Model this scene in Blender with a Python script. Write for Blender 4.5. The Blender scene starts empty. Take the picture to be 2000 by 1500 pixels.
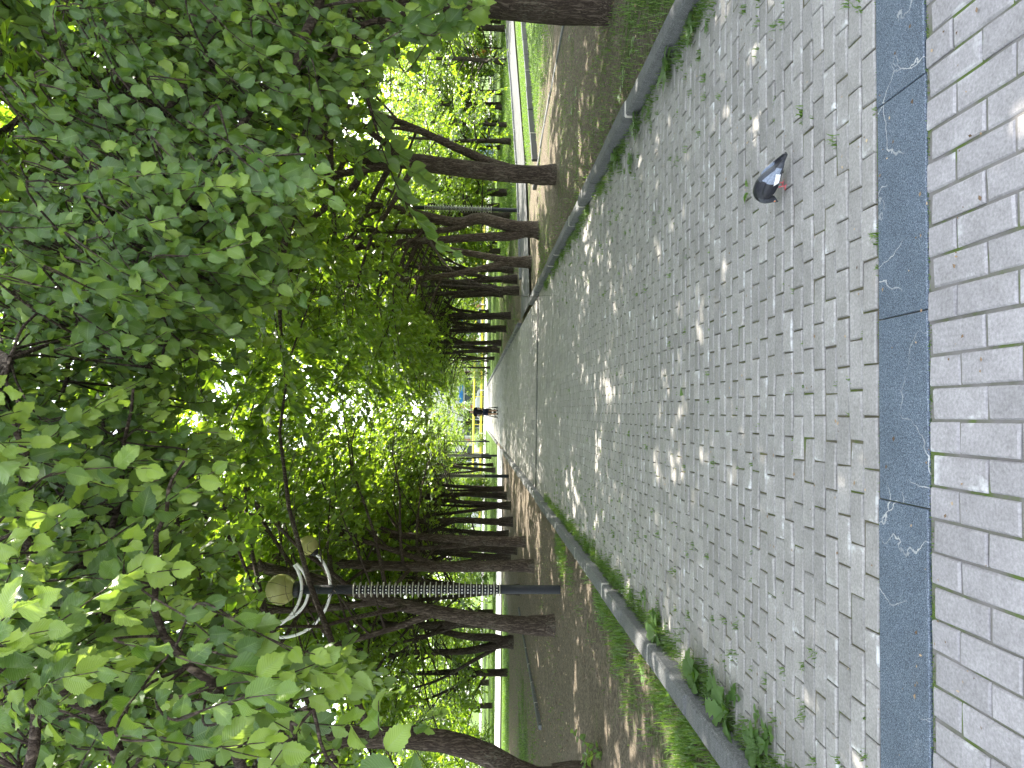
import bpy, math, random
import numpy as np
from mathutils import Vector, Matrix

S = bpy.context.scene
C = S.collection
R = math.radians
random.seed(7)
RNG = np.random.default_rng(7)

# ------------------------------------------------------------------ camera
# upright portrait photo stored lying on its side: up in the place is left in the picture
CAM_H, FPX = 1.5, 1387.0
yaw, pit, rol = R(2.27), R(3.09), R(0.9)
fw = np.array([math.sin(yaw) * math.cos(pit), math.cos(yaw) * math.cos(pit), -math.sin(pit)])
rt = np.array([math.cos(yaw), -math.sin(yaw), 0.0])
up = np.cross(rt, fw)
rt, up = rt * math.cos(rol) + up * math.sin(rol), up * math.cos(rol) - rt * math.sin(rol)
cd = bpy.data.cameras.new("camera")
cam = bpy.data.objects.new("camera", cd)
C.objects.link(cam)
cd.sensor_fit = 'HORIZONTAL'
cd.sensor_width = 36.0
cd.lens = FPX / 2000.0 * 36.0
cd.clip_start = 0.05
cd.clip_end = 1500.0
m3 = Matrix((tuple(-up), tuple(rt), tuple(-fw))).transposed()
cam.matrix_world = Matrix.Translation((0, 0, CAM_H)) @ m3.to_4x4()
S.camera = cam

# ------------------------------------------------------------------ light
SUN_EL, SUN_AZ = 56.0, 38.0            # azimuth measured from +Y (along the path) towards +X
W = bpy.data.worlds.new("World")
S.world = W
W.use_nodes = True
wn = W.node_tree.nodes
wl = W.node_tree.links
sky = wn.new("ShaderNodeTexSky")
sky.sky_type = 'NISHITA'
sky.sun_disc = False
sky.sun_elevation = R(SUN_EL)
sky.sun_rotation = R(SUN_AZ)
sky.air_density = 1.0
sky.dust_density = 2.0
sky.ozone_density = 1.0
hs = wn.new("ShaderNodeHueSaturation")           # a thinly clouded, whitish sky
hs.inputs["Saturation"].default_value = 0.38
wl.new(sky.outputs[0], hs.inputs["Color"])
wl.new(hs.outputs[0], wn["Background"].inputs[0])
wn["Background"].inputs[1].default_value = 0.15
sd = bpy.data.lights.new("sun", 'SUN')
sd.energy = 2.9
sd.angle = R(0.55)
sd.color = (1.0, 0.93, 0.82)
sun = bpy.data.objects.new("sun", sd)
C.objects.link(sun)
tosun = Vector((math.sin(R(SUN_AZ)) * math.cos(R(SUN_EL)), math.cos(R(SUN_AZ)) * math.cos(R(SUN_EL)), math.sin(R(SUN_EL))))
sun.rotation_euler = tosun.to_track_quat('Z', 'Y').to_euler()
sun.location = (0, 0, 40)
S.view_settings.view_transform = 'Standard'
S.view_settings.look = 'None'
S.view_settings.gamma = 1.0
S.view_settings.exposure = 2.85
cy = S.cycles
cy.max_bounces = 7
cy.diffuse_bounces = 4
cy.glossy_bounces = 2
cy.transmission_bounces = 5
cy.transparent_max_bounces = 6
cy.caustics_reflective = False
cy.caustics_refractive = False
cy.use_adaptive_sampling = True
cy.adaptive_threshold = 0.015
cy.sample_clamp_indirect = 6.0
cy.use_denoising = True


def pt(x, y, d):
    """point of the place seen at photo pixel x,y and d metres ahead of the lens plane"""
    v = fw + (750.0 - y) / FPX * rt - (x - 1000.0) / FPX * up
    return np.array([0, 0, CAM_H]) + v * d


# ------------------------------------------------------------------ mesh helpers
class MB:
    """collects vertex/face arrays; 'lf' = (u, v, random) kept per vertex"""

    def __init__(self):
        self.V, self.L, self.I, self.n = [], [], [], 0

    def add(self, V, F, lf=None, mi=0, rnd=0.5):
        V = np.asarray(V, float).reshape(-1, 3)
        if lf is None:
            lf = np.zeros((len(V), 3))
            lf[:, 2] = rnd
        self.V.append(V)
        self.L.append(np.asarray(lf, float).reshape(-1, 3))
        if isinstance(F, np.ndarray):
            self.I.append((F.astype(np.int64) + self.n, mi))
        else:
            bysize = {}
            for f in F:
                bysize.setdefault(len(f), []).append(f)
            for k, fs in bysize.items():
                self.I.append((np.array(fs, np.int64) + self.n, mi))
        self.n += len(V)

    def build(self, name, mats, parent=None, smooth=False, loc=None):
        me = bpy.data.meshes.new(name)
        if self.n:
            V = np.concatenate(self.V)
            me.vertices.add(len(V))
            me.vertices.foreach_set("co", V.ravel())
            nl = sum(a.size for a, _ in self.I)
            npoly = sum(len(a) for a, _ in self.I)
            me.loops.add(nl)
            me.polygons.add(npoly)
            me.loops.foreach_set("vertex_index", np.concatenate([a.ravel() for a, _ in self.I]).astype(np.int32))
            sizes = np.concatenate([np.full(len(a), a.shape[1]) for a, _ in self.I])
            st = np.concatenate([[0], np.cumsum(sizes)[:-1]]).astype(np.int32)
            me.polygons.foreach_set("loop_start", st)
            mi = np.concatenate([np.full(len(a), m) for a, m in self.I]).astype(np.int32)
            me.polygons.foreach_set("material_index", mi)
            me.update(calc_edges=True)
            at = me.attributes.new("lf", 'FLOAT_VECTOR', 'POINT')
            at.data.foreach_set("vector", np.concatenate(self.L).ravel())
            me.polygons.foreach_set("use_smooth", np.full(npoly, bool(smooth)))
        for m in (mats if isinstance(mats, (list, tuple)) else [mats]):
            me.materials.append(m)
        o = bpy.data.objects.new(name, me)
        C.objects.link(o)
        if parent is not None:
            o.parent = parent
        if loc is not None:
            o.location = loc
        return o


def tag(o, label=None, cat=None, group=None, kind=None):
    if label:
        o["label"] = label
    if cat:
        o["category"] = cat
    if group:
        o["group"] = group
    if kind:
        o["kind"] = kind
    return o


def empty(name, loc=(0, 0, 0), rz=0.0):
    o = bpy.data.objects.new(name, None)
    o.empty_display_size = 0.3
    C.objects.link(o)
    o.location = loc
    o.rotation_euler = (0, 0, rz)
    return o


KIDS = {}


def copy_tree(o, parent=None):
    c = o.copy()
    C.objects.link(c)
    if parent is not None:
        c.parent = parent
    for ch in list(o.children):
        copy_tree(ch, c)
    return c


def box(mb, c, s, rz=0.0, bev=0.0, mi=0, rnd=0.5):
    """box centre c, full size s, bevelled top edges"""
    x, y, z = s[0] / 2, s[1] / 2, s[2] / 2
    b = min(bev, x * .9, y * .9, z * .9)
    if b > 0:
        P = [(-x, -y, -z), (x, -y, -z), (x, y, -z), (-x, y, -z),
             (-x, -y, z - b), (x, -y, z - b), (x, y, z - b), (-x, y, z - b),
             (-x + b, -y + b, z), (x - b, -y + b, z), (x - b, y - b, z), (-x + b, y - b, z)]
        F = [(0, 3, 2, 1), (0, 1, 5, 4), (1, 2, 6, 5), (2, 3, 7, 6), (3, 0, 4, 7),
             (4, 5, 9, 8), (5, 6, 10, 9), (6, 7, 11, 10), (7, 4, 8, 11), (8, 9, 10, 11)]
    else:
        P = [(-x, -y, -z), (x, -y, -z), (x, y, -z), (-x, y, -z), (-x, -y, z), (x, -y, z), (x, y, z), (-x, y, z)]
        F = [(0, 3, 2, 1), (0, 1, 5, 4), (1, 2, 6, 5), (2, 3, 7, 6), (3, 0, 4, 7), (4, 5, 6, 7)]
    P = np.array(P)
    if rz:
        k, q = math.cos(rz), math.sin(rz)
        P = P @ np.array([[k, q, 0], [-q, k, 0], [0, 0, 1]])
    mb.add(P + np.array(c), np.array([f for f in F], np.int64), mi=mi, rnd=rnd)


def unit(v):
    v = np.asarray(v, float)
    return v / (np.linalg.norm(v) + 1e-12)


def smooth_line(P, n):
    """Catmull-Rom through rows of P (any width), n samples"""
    P = np.asarray(P, float)
    if len(P) == 2:
        t = np.linspace(0, 1, n)[:, None]
        return P[0] * (1 - t) + P[1] * t
    Q = np.vstack([2 * P[0] - P[1], P, 2 * P[-1] - P[-2]])
    out = []
    for s in np.linspace(0, len(P) - 1 - 1e-6, n):
        i = int(s)
        t = s - i
        a, b, c, d = Q[i], Q[i + 1], Q[i + 2], Q[i + 3]
        out.append(.5 * ((2 * b) + (c - a) * t + (2 * a - 5 * b + 4 * c - d) * t * t + (3 * b - 3 * c + d - a) * t ** 3))
    return np.array(out)


def tube(mb, P, r, n=8, wob=0.0, rng=None, cap=True, mi=0, rnd=.5):
    P = np.asarray(P, float)
    m = len(P)
    r = np.broadcast_to(np.asarray(r, float), (m,))
    T = np.gradient(P, axis=0)
    T /= np.linalg.norm(T, axis=1)[:, None] + 1e-12
    ref = np.array([0, 0, 1.0]) if abs(T[0][2]) < .8 else np.array([1.0, 0, 0])
    A = np.zeros_like(P)
    a = unit(np.cross(T[0], ref))
    for i in range(m):
        a = unit(a - T[i] * (a @ T[i]))
        A[i] = a
    B = np.cross(T, A)
    th = np.linspace(0, 2 * math.pi, n, endpoint=False)
    rr = np.repeat(r[:, None], n, 1)
    if wob and rng is not None:
        ph = rng.uniform(0, 6.28, 4)
        zz = np.linspace(0, 1, m)[:, None] * 6
        rr = rr * (1 + wob * (np.sin(3 * th + ph[0] + zz * .6) * .5 + np.sin(5 * th + ph[1] - zz * .9) * .35 + np.sin(2 * th + ph[2] + zz * 1.7) * .4
                              + rng.normal(0, .25, (m, n))))
    V = P[:, None, :] + rr[:, :, None] * (np.cos(th)[None, :, None] * A[:, None, :] + np.sin(th)[None, :, None] * B[:, None, :])
    V = V.reshape(-1, 3)
    i = np.arange(m - 1)[:, None] * n
    j = np.arange(n)[None, :]
    k = (np.arange(n)[None, :] + 1) % n
    F = np.stack([i + j, i + k, i + n + k, i + n + j], -1).reshape(-1, 4)
    lf = np.zeros((len(V), 3))
    lf[:, 0] = np.tile(th / 6.2832, m)
    lf[:, 1] = np.repeat(np.linspace(0, 1, m), n)
    lf[:, 2] = rnd
    mb.add(V, F, lf, mi)
    if cap:
        mb.add(V[:n], np.arange(n)[::-1][None, :].copy(), lf[:n], mi)
        mb.add(V[-n:], np.arange(n)[None, :].copy(), lf[-n:], mi)


def lathe(mb, prof, c, n=24, axis=None, mi=0, rnd=.5):
    """prof: rows (radius, height)"""
    prof = np.asarray(prof, float)
    th = np.linspace(0, 2 * math.pi, n, endpoint=False)
    V = np.stack([prof[:, 0][:, None] * np.cos(th), prof[:, 0][:, None] * np.sin(th), np.repeat(prof[:, 1][:, None], n, 1)], -1)
    V = V.reshape(-1, 3)
    if axis is not None:
        q = Vector((0, 0, 1)).rotation_difference(Vector(axis)).to_matrix()
        V = V @ np.array(q).T
    m = len(prof)
    i = np.arange(m - 1)[:, None] * n
    j = np.arange(n)[None, :]
    k = (np.arange(n)[None, :] + 1) % n
    F = np.stack([i + j, i + k, i + n + k, i + n + j], -1).reshape(-1, 4)
    mb.add(V + np.array(c), F, mi=mi, rnd=rnd)


def ball(mb, c, r, n=20, m=12, mi=0, sq=(1, 1, 1)):
    a = np.linspace(0, math.pi, m)
    prof = np.stack([np.maximum(np.sin(a), 1e-4), -np.cos(a)], 1)
    k = MB()
    lathe(k, prof, (0, 0, 0), n)
    V = k.V[0] * r * np.array(sq) + np.array(c)
    mb.add(V, k.I[0][0], mi=mi)


# ------------------------------------------------------------------ materials
class NT:
    def __init__(self, name):
        self.m = bpy.data.materials.new(name)
        self.m.use_nodes = True
        self.t = self.m.node_tree
        self.b = self.t.nodes["Principled BSDF"]
        self.out = self.t.nodes["Material Output"]

    def n(self, kind, **kw):
        x = self.t.nodes.new("ShaderNode" + kind)
        for k, v in kw.items():
            setattr(x, k, v)
        return x

    def l(self, a, b):
        self.t.links.new(a, b)

    def val(self, sock, v):
        if hasattr(v, "links") or isinstance(v, bpy.types.NodeSocket):
            self.l(v, sock)
        else:
            sock.default_value = v

    def math(self, op, a, b=0.0, c=None, clamp=False):
        x = self.n("Math", operation=op)
        x.use_clamp = clamp
        self.val(x.inputs[0], a)
        self.val(x.inputs[1], b)
        if c is not None:
            self.val(x.inputs[2], c)
        return x.outputs[0]

    def mix(self, f, a, b, mode='MIX'):
        x = self.n("Mix", data_type='RGBA', blend_type=mode)
        self.val(x.inputs[0], f)
        self.val(x.inputs[6], a if not isinstance(a, tuple) else (*a[:3], 1))
        self.val(x.inputs[7], b if not isinstance(b, tuple) else (*b[:3], 1))
        return x.outputs[2]

    def coord(self, which="Object", scale=(1, 1, 1), rot=(0, 0, 0)):
        tc = self.n("TexCoord")
        mp = self.n("Mapping")
        mp.inputs[3].default_value = scale
        mp.inputs[2].default_value = rot
        self.l(tc.outputs[which], mp.inputs[0])
        return mp.outputs[0]

    def noise(self, vec, scale, detail=4, rough=.55, dist=0.0):
        x = self.n("TexNoise")
        self.l(vec, x.inputs["Vector"])
        x.inputs["Scale"].default_value = scale
        x.inputs["Detail"].default_value = detail
        x.inputs["Roughness"].default_value = rough
        x.inputs["Distortion"].default_value = dist
        return x.outputs["Fac"]

    def vor(self, vec, scale, feat='F1', out=0):
        x = self.n("TexVoronoi", feature=feat)
        self.l(vec, x.inputs["Vector"])
        x.inputs["Scale"].default_value = scale
        return x.outputs[out]

    def ramp(self, f, stops):
        x = self.n("ValToRGB")
        el = x.color_ramp.elements
        while len(el) < len(stops):
            el.new(.5)
        for e, (p, c) in zip(el, stops):
            e.position = p
            e.color = (*c[:3], 1) if isinstance(c, tuple) else (c, c, c, 1)
        self.l(f, x.inputs[0])
        return x.outputs[0]

    def lf(self):
        a = self.n("Attribute", attribute_name="lf")
        s = self.n("SeparateXYZ")
        self.l(a.outputs["Vector"], s.inputs[0])
        return s.outputs[0], s.outputs[1], s.outputs[2]

    def bump(self, h, strength=.5, dist=.01):
        x = self.n("Bump")
        x.inputs["Strength"].default_value = strength
        x.inputs["Distance"].default_value = dist
        self.l(h, x.inputs["Height"])
        self.l(x.outputs[0], self.b.inputs["Normal"])
        return x.outputs[0]

    def fin(self, col=None, rough=.8, spec=.3, metal=0.0):
        if col is not None:
            self.val(self.b.inputs["Base Color"], (*col, 1) if isinstance(col, tuple) and len(col) == 3 else col)
        self.val(self.b.inputs["Roughness"], rough)
        self.b.inputs["Specular IOR Level"].default_value = spec
        self.b.inputs["Metallic"].default_value = metal
        return self.m


def plain(name, col, rough=.6, spec=.4, metal=0.0, var=.25, scale=9.0):
    t = NT(name)
    n = t.noise(t.coord(), scale, 5)
    lo = tuple(c * (1 - var) for c in col)
    hi = tuple(min(1, c * (1 + var)) for c in col)
    return t.fin(t.ramp(n, [(.3, lo), (.7, hi)]), rough, spec, metal)


def leaf_mat(name, ramp, trans, tf=.42, veins=False, under=(.13, .20, .07), gloss=.36):
    t = NT(name)
    u, v, rn = t.lf()
    col = t.ramp(rn, ramp)
    n = t.noise(t.coord(), 30, 3)
    col = t.mix(.25, col, t.mix(n, (.02, .05, .01), (.16, .26, .08)), 'SOFT_LIGHT')
    geo = t.n("NewGeometry")
    col = t.mix(t.math('MULTIPLY', geo.outputs["Backfacing"], .55), col, under)
    if veins:
        au = t.math('ABSOLUTE', u)                      # 0 at the midrib, 1 at the margin
        s = t.math('SUBTRACT', t.math('MULTIPLY', v, 13.0), t.math('MULTIPLY', au, 3.4))
        fr = t.math('ABSOLUTE', t.math('SUBTRACT', t.math('FRACT', s), .5))
        lat = t.math('LESS_THAN', fr, .07)
        mid = t.math('LESS_THAN', au, .045)
        ve = t.math('MAXIMUM', t.math('MULTIPLY', lat, .55), mid)
        col = t.mix(t.math('MULTIPLY', ve, .55), col, (.2, .3, .09))
        h = t.math('ADD', t.math('MULTIPLY', fr, 1.0), t.math('MULTIPLY', au, .3))
        t.bump(h, .55, .004)
    t.fin(col, gloss, .55)
    tr = t.n("BsdfTranslucent")
    tc = t.mix(t.ramp(rn, [(0, .15), (1, .85)]), trans[0], trans[1])
    t.val(tr.inputs[0], tc)
    mx = t.n("MixShader")
    mx.inputs[0].default_value = tf
    t.l(t.b.outputs[0], mx.inputs[1])
    t.l(tr.outputs[0], mx.inputs[2])
    t.l(mx.outputs[0], t.out.inputs[0])
    return t.m


M = {}
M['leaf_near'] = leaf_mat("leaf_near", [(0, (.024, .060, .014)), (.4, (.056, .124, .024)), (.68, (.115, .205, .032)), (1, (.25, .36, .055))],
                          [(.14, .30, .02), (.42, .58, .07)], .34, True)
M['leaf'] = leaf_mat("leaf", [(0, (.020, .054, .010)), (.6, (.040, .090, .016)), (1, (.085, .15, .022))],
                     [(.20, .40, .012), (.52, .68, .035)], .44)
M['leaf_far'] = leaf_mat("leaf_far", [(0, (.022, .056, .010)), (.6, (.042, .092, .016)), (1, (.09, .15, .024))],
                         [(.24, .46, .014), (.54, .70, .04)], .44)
M['grass'] = leaf_mat("grass_blade", [(0, (.026, .056, .012)), (.5, (.052, .098, .020)), (.8, (.090, .140, .032)), (1, (.24, .21, .10))],
                      [(.15, .34, .02), (.32, .50, .05)], .38, under=(.08, .15, .03))
M['weed'] = leaf_mat("weed_leaf", [(0, (.04, .10, .018)), (.7, (.075, .165, .03)), (1, (.13, .22, .05))],
                     [(.16, .36, .03), (.3, .48, .06)], .35, under=(.11, .19, .06), gloss=.55)


def bark_mat(name, a, b, c, sc=1.0):
    t = NT(name)
    tc_ = t.coord()
    wob = t.n("TexNoise")
    t.l(tc_, wob.inputs["Vector"])
    wob.inputs["Scale"].default_value = 5.0
    wob.inputs["Detail"].default_value = 3
    ws = t.n("VectorMath", operation='SCALE')
    t.l(wob.outputs["Color"], ws.inputs[0])
    ws.inputs[3].default_value = .09
    wa = t.n("VectorMath", operation='ADD')
    t.l(tc_, wa.inputs[0])
    t.l(ws.outputs[0], wa.inputs[1])
    mp_ = t.n("Mapping")
    mp_.inputs[3].default_value = (1, 1, .11)
    t.l(wa.outputs[0], mp_.inputs[0])
    vec = mp_.outputs[0]
    n1 = t.noise(vec, 34 * sc, 8, .62, .4)
    n2 = t.noise(t.coord(), 2.2 * sc, 4)
    n3 = t.noise(t.coord(scale=(1, 1, .5)), 60 * sc, 4)
    n5 = t.noise(vec, 85 * sc, 5, .6, .2)
    rid = t.math('ABSOLUTE', t.math('SUBTRACT', n1, .5))
    cr = t.math('ADD', t.math('MULTIPLY', t.math('MINIMUM', t.math('MULTIPLY', rid, 7.0), 1.0), .55), t.math('MULTIPLY', n5, .45))
    col = t.ramp(cr, [(.12, a), (.42, b), (.85, c)])
    col = t.mix(.5, col, t.ramp(n2, [(.3, (.6, .58, .56)), (.7, (1.35, 1.33, 1.3))]), 'MULTIPLY')
    lich = t.ramp(t.math('MULTIPLY', n2, n3), [(.30, 0.0), (.40, 1.0)])
    col = t.mix(t.math('MULTIPLY', lich, .45), col, (.20, .21, .16))
    t.bump(t.math('ADD', cr, t.math('MULTIPLY', n3, .3)), 1.0, .025 / sc)
    return t.fin(col, .9, .15)


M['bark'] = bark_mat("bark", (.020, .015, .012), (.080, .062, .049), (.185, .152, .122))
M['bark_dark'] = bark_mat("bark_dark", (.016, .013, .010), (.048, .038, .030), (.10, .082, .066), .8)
M['twig'] = plain("twig_bark", (.085, .055, .040), .7, .3)


def paver_mat(name, base, var, stain, moss_side=True, sc=1.0):
    t = NT(name)
    u, v, rn = t.lf()
    lo = tuple(x * (1 - var) for x in base)
    hi = tuple(x * (1 + var) for x in base)
    col = t.ramp(rn, [(0, lo), (1, hi)])
    vec = t.coord()
    n1 = t.noise(vec, 3.0, 5)
    n2 = t.noise(vec, 90, 4, .7)
    n3 = t.noise(vec, 14, 5, .6)
    col = t.mix(.35, col, t.ramp(n1, [(.3, (.55, .55, .53)), (.7, (1.1, 1.1, 1.1))]), 'MULTIPLY')
    col = t.mix(.75, col, t.ramp(n2, [(.28, (.6, .6, .6)), (.72, (1.3, 1.3, 1.3))]), 'MULTIPLY')
    col = t.mix(.4, col, t.ramp(n3, [(.3, (.68, .68, .66)), (.7, (1.2, 1.2, 1.2))]), 'MULTIPLY')
    # pale lime bloom along some edges
    ed = t.math('MAXIMUM', t.math('ABSOLUTE', t.math('SUBTRACT', u, .5)), t.math('ABSOLUTE', t.math('SUBTRACT', v, .5)))
    e1 = t.ramp(ed, [(.36, 0.0), (.46, 1.0)])
    patch = t.ramp(t.noise(vec, 6.0, 6, .7), [(.56, 0.0), (.64, 1.0)])
    who = t.ramp(rn, [(.45, 0.0), (.7, 1.0)])
    col = t.mix(t.math('MULTIPLY', t.math('MULTIPLY', e1, patch), t.math('MULTIPLY', who, .75)), col, stain)
    t.bump(t.math('ADD', t.math('MULTIPLY', n2, .5), n3), .35, .004)
    return t.fin(col, .82, .25)


M['paver'] = paver_mat("grey_paver", (.318, .306, .290), .15, (.62, .63, .62))
M['paver2'] = paver_mat("lavender_paver", (.325, .312, .316), .10, (.60, .60, .60))
t = NT("joint_soil")
vec = t.coord()
n = t.noise(vec, 5, 6)
n2 = t.noise(vec, 60, 4)
col = t.ramp(n, [(.35, (.12, .108, .085)), (.52, (.13, .122, .075)), (.62, (.095, .13, .035))])
t.bump(n2, .6, .006)
M['joint'] = t.fin(col, .95, .1)

t = NT("sandy_joint")
vec = t.coord()
n = t.noise(vec, 6, 6)
col = t.ramp(n, [(.4, (.20, .19, .18)), (.55, (.15, .15, .12)), (.64, (.10, .14, .04))])
t.bump(t.noise(vec, 80, 4), .5, .004)
M['sand'] = t.fin(col, .95, .1)
t = NT("blue_granite")
vec = t.coord()
sp = t.noise(vec, 230, 3, .8)
sp2 = t.vor(vec, 170, 'F1', 0)
big = t.noise(vec, 4, 4)
col = t.ramp(sp, [(.34, (.020, .027, .040)), (.5, (.074, .100, .136)), (.66, (.25, .29, .33))])
col = t.mix(.5, col, t.ramp(big, [(.3, (.75, .75, .75)), (.7, (1.2, 1.2, 1.2))]), 'MULTIPLY')
wv = t.n("VectorMath", operation='ADD')
dn = t.n("TexNoise")
t.l(vec, dn.inputs["Vector"])
dn.inputs["Scale"].default_value = 3.2
dn.inputs["Detail"].default_value = 6
ds = t.n("VectorMath", operation='SCALE')
t.l(dn.outputs["Color"], ds.inputs[0])
ds.inputs[3].default_value = .35
t.l(vec, wv.inputs[0])
t.l(ds.outputs[0], wv.inputs[1])
ck = t.vor(wv.outputs[0], 3.1, 'DISTANCE_TO_EDGE')
cm = t.math('LESS_THAN', ck, .0065)
msk = t.ramp(t.noise(vec, 2.1, 3), [(.47, 0.0), (.55, 1.0)])
col = t.mix(t.math('MULTIPLY', t.math('MULTIPLY', cm, msk), .8), col, (.48, .48, .46))
M['granite'] = t.fin(col, .6, .4)

t = NT("kerb_granite")
vec = t.coord()
u, v, rn = t.lf()
sp = t.noise(vec, 120, 4, .75)
st = t.noise(t.coord(scale=(1, 4, 1)), 7, 6, .7)
col = t.ramp(sp, [(.3, (.05, .053, .055)), (.5, (.108, .112, .114)), (.7, (.22, .224, .226))])
col = t.mix(.75, col, t.ramp(st, [(.3, (.55, .55, .55)), (.7, (1.25, 1.25, 1.25))]), 'MULTIPLY')
col = t.mix(.5, col, t.ramp(rn, [(0, (.75, .75, .75)), (1, (1.2, 1.2, 1.2))]), 'MULTIPLY')
t.bump(st, .6, .012)
M['kerb'] = t.fin(col, .8, .3)
M['mortar'] = plain("kerb_mortar", (.42, .40, .36), .9, .2)

t = NT("soil_and_grass")
vec = t.coord()
n1 = t.noise(vec, .9, 6, .6)
n2 = t.noise(vec, 26, 8, .7)
n3 = t.noise(vec, 7, 6, .6)
n4 = t.noise(vec, 120, 3, .6)
soil = t.ramp(n2, [(.28, (.048, .040, .031)), (.46, (.128, .108, .084)), (.60, (.21, .18, .142)), (.74, (.38, .335, .275))])
soil = t.mix(.7, soil, t.ramp(n4, [(.32, (.4, .38, .36)), (.68, (1.5, 1.46, 1.42))]), 'MULTIPLY')
soil = t.mix(.6, soil, t.ramp(n3, [(.3, (.6, .6, .58)), (.7, (1.25, 1.25, 1.25))]), 'MULTIPLY')
green = t.ramp(n2, [(.3, (.030, .050, .010)), (.55, (.062, .105, .018)), (.8, (.11, .15, .035))])
a = t.n("Attribute", attribute_name="lf")
sx = t.n("SeparateXYZ")
t.l(a.outputs["Vector"], sx.inputs[0])
g = t.math('ADD', sx.outputs[0], t.math('MULTIPLY', t.math('SUBTRACT', t.math('ADD', n1, n3), 1.0), .9))
col = t.mix(t.ramp(g, [(.38, 0.0), (.62, 1.0)]), soil, green)
t.bump(t.math('ADD', n2, t.math('MULTIPLY', n3, .6)), 1.0, .05)
M['ground'] = t.fin(col, .95, .1)

t = NT("shade_dark_asphalt")  # base colour darkened in place of tree shade over the side path
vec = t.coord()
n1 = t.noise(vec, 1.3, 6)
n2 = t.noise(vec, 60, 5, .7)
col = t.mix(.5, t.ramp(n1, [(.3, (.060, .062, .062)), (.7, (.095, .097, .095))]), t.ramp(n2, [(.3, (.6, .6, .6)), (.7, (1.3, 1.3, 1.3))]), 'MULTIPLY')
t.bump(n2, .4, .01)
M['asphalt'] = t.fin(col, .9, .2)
M['road'] = plain("pale_road", (.26, .255, .245), .9, .2, var=.12, scale=2)
M['pole'] = plain("navy_pole_paint", (.012, .014, .018), .6, .3, var=.2, scale=30)
M['white_metal'] = plain("white_arm_paint", (.82, .82, .80), .4, .5, var=.08, scale=20)
M['ring'] = plain("ring_metal", (.50, .49, .42), .4, .5, var=.2, scale=30)
M['black'] = plain("black_plastic", (.012, .012, .014), .5, .4)
M['iron'] = plain("black_iron", (.02, .021, .022), .5, .4)
t = NT("amber_globe_glass")
n = t.noise(t.coord(), 6, 3)
t.bump(n, .15, .02)
t.fin(t.ramp(n, [(.3, (.56, .54, .20)), (.7, (.78, .76, .36))]), .12, .6)
t.b.inputs["Transmission Weight"].default_value = .55
t.b.inputs["IOR"].default_value = 1.12
M['globe'] = t.m

# ------------------------------------------------------------------ ground, paths, kerbs  (the setting)
def grassiness(x, y):
    """how much of the soil is grown over, from the places the photo shows"""
    g = np.where(x > 2.9, .36, .22)
    sm = lambda d, w: 1 / (1 + np.exp(-d / w))
    lawn = sm((y - (15.3 + .0 * x)) + 0 * x, 1.2) * sm(x - 7.5, .8)                       # lawn right of the old kerb line
    lawn = np.maximum(lawn, sm(x - 6.6 - (16.2 - y) * .17, .4) * sm(y - 12.5, 2.0) * .55)
    g = np.maximum(g, lawn)
    g = np.maximum(g, .9 * np.exp(-((x - 4.0) / 1.1) ** 2 - ((y - 5.2) / 2.2) ** 2))      # tuft patch by the right kerb
    g = np.maximum(g, .58 * np.exp(-((x + 2.4) / .5) ** 2) * sm(8.5 - y, 1.5))           # strip beside the left kerb
    g = np.maximum(g, .75 * np.exp(-((x + 9.5) / 3.2) ** 2 - ((y - 18.5) / 3.5) ** 2))    # mossy patch, left
    g = np.maximum(g, sm(y - 27.0, .8) * sm(-x - 8.0, 1.0))
    g = np.maximum(g, sm(y - 43, 2.0) * .9)
    g = np.maximum(g, sm(x - 13, 2.0) * .9)
    g = np.maximum(g, sm(-x - 18, 2.0) * .9)
    return g


def ground_sheet():
    xs = np.concatenate([[-420, -200, -100, -60], np.arange(-40, 40.1, .5), [60, 100, 200, 420]])
    ys = np.concatenate([[-300, -100, -40, -15, -6, -2], np.arange(0, 60.1, .5), np.arange(64, 121, 4), [150, 220, 400, 700]])
    X, Y = np.meshgrid(xs, ys)
    sm = lambda d, w: 1 / (1 + np.exp(-np.clip(d / w, -50, 50)))
    nz = np.sin(X * 1.3 + 1) * np.sin(Y * .9) * .4 + np.sin(X * .37) * np.sin(Y * .43 + 2) * .6
    off = np.clip(-X - 2.6, 0, 1) + np.clip(X - 3.6, 0, 1)
    amp = .045 * sm(16.5 - Y, .8) + .014
    Z = np.where((np.abs(X) < 40) & (Y < 60), -.03 + nz * off * amp, -.03)
    # soil lies a hand's breadth above the paving, held back by the kerbs
    Z += np.where(X < -1.9, .085 * sm(X + 11, .7) * sm(27 - Y, .8), 0) * (Y > 2.5)
    Z += np.where(X > 2.9, .075 * sm(16.6 - Y, .5), 0) * (Y > 2.5)
    Z = np.where((X > -2.2) & (X < 3.2), -.06, Z)
    Z = np.where((X > -2.2) & (X < -1.9) & (Y > 2.5), .02, Z)
    Z = np.where((X > 2.9) & (X < 3.2) & (Y > 2.5) & (Y < 18.2), .02, Z)
    lf = np.zeros((X.size, 3))
    lf[:, 0] = grassiness(X.ravel(), Y.ravel())
    V = np.stack([X.ravel(), Y.ravel(), Z.ravel()], 1)
    nx, ny = len(xs), len(ys)
    i = (np.arange(ny - 1)[:, None] * nx + np.arange(nx - 1)[None, :])
    F = np.stack([i, i + 1, i + nx + 1, i + nx], -1).reshape(-1, 4)
    mb = MB()
    mb.add(V, F, lf)
    tag(mb.build("ground", M['ground'], smooth=True), kind='structure')


ground_sheet()


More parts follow.
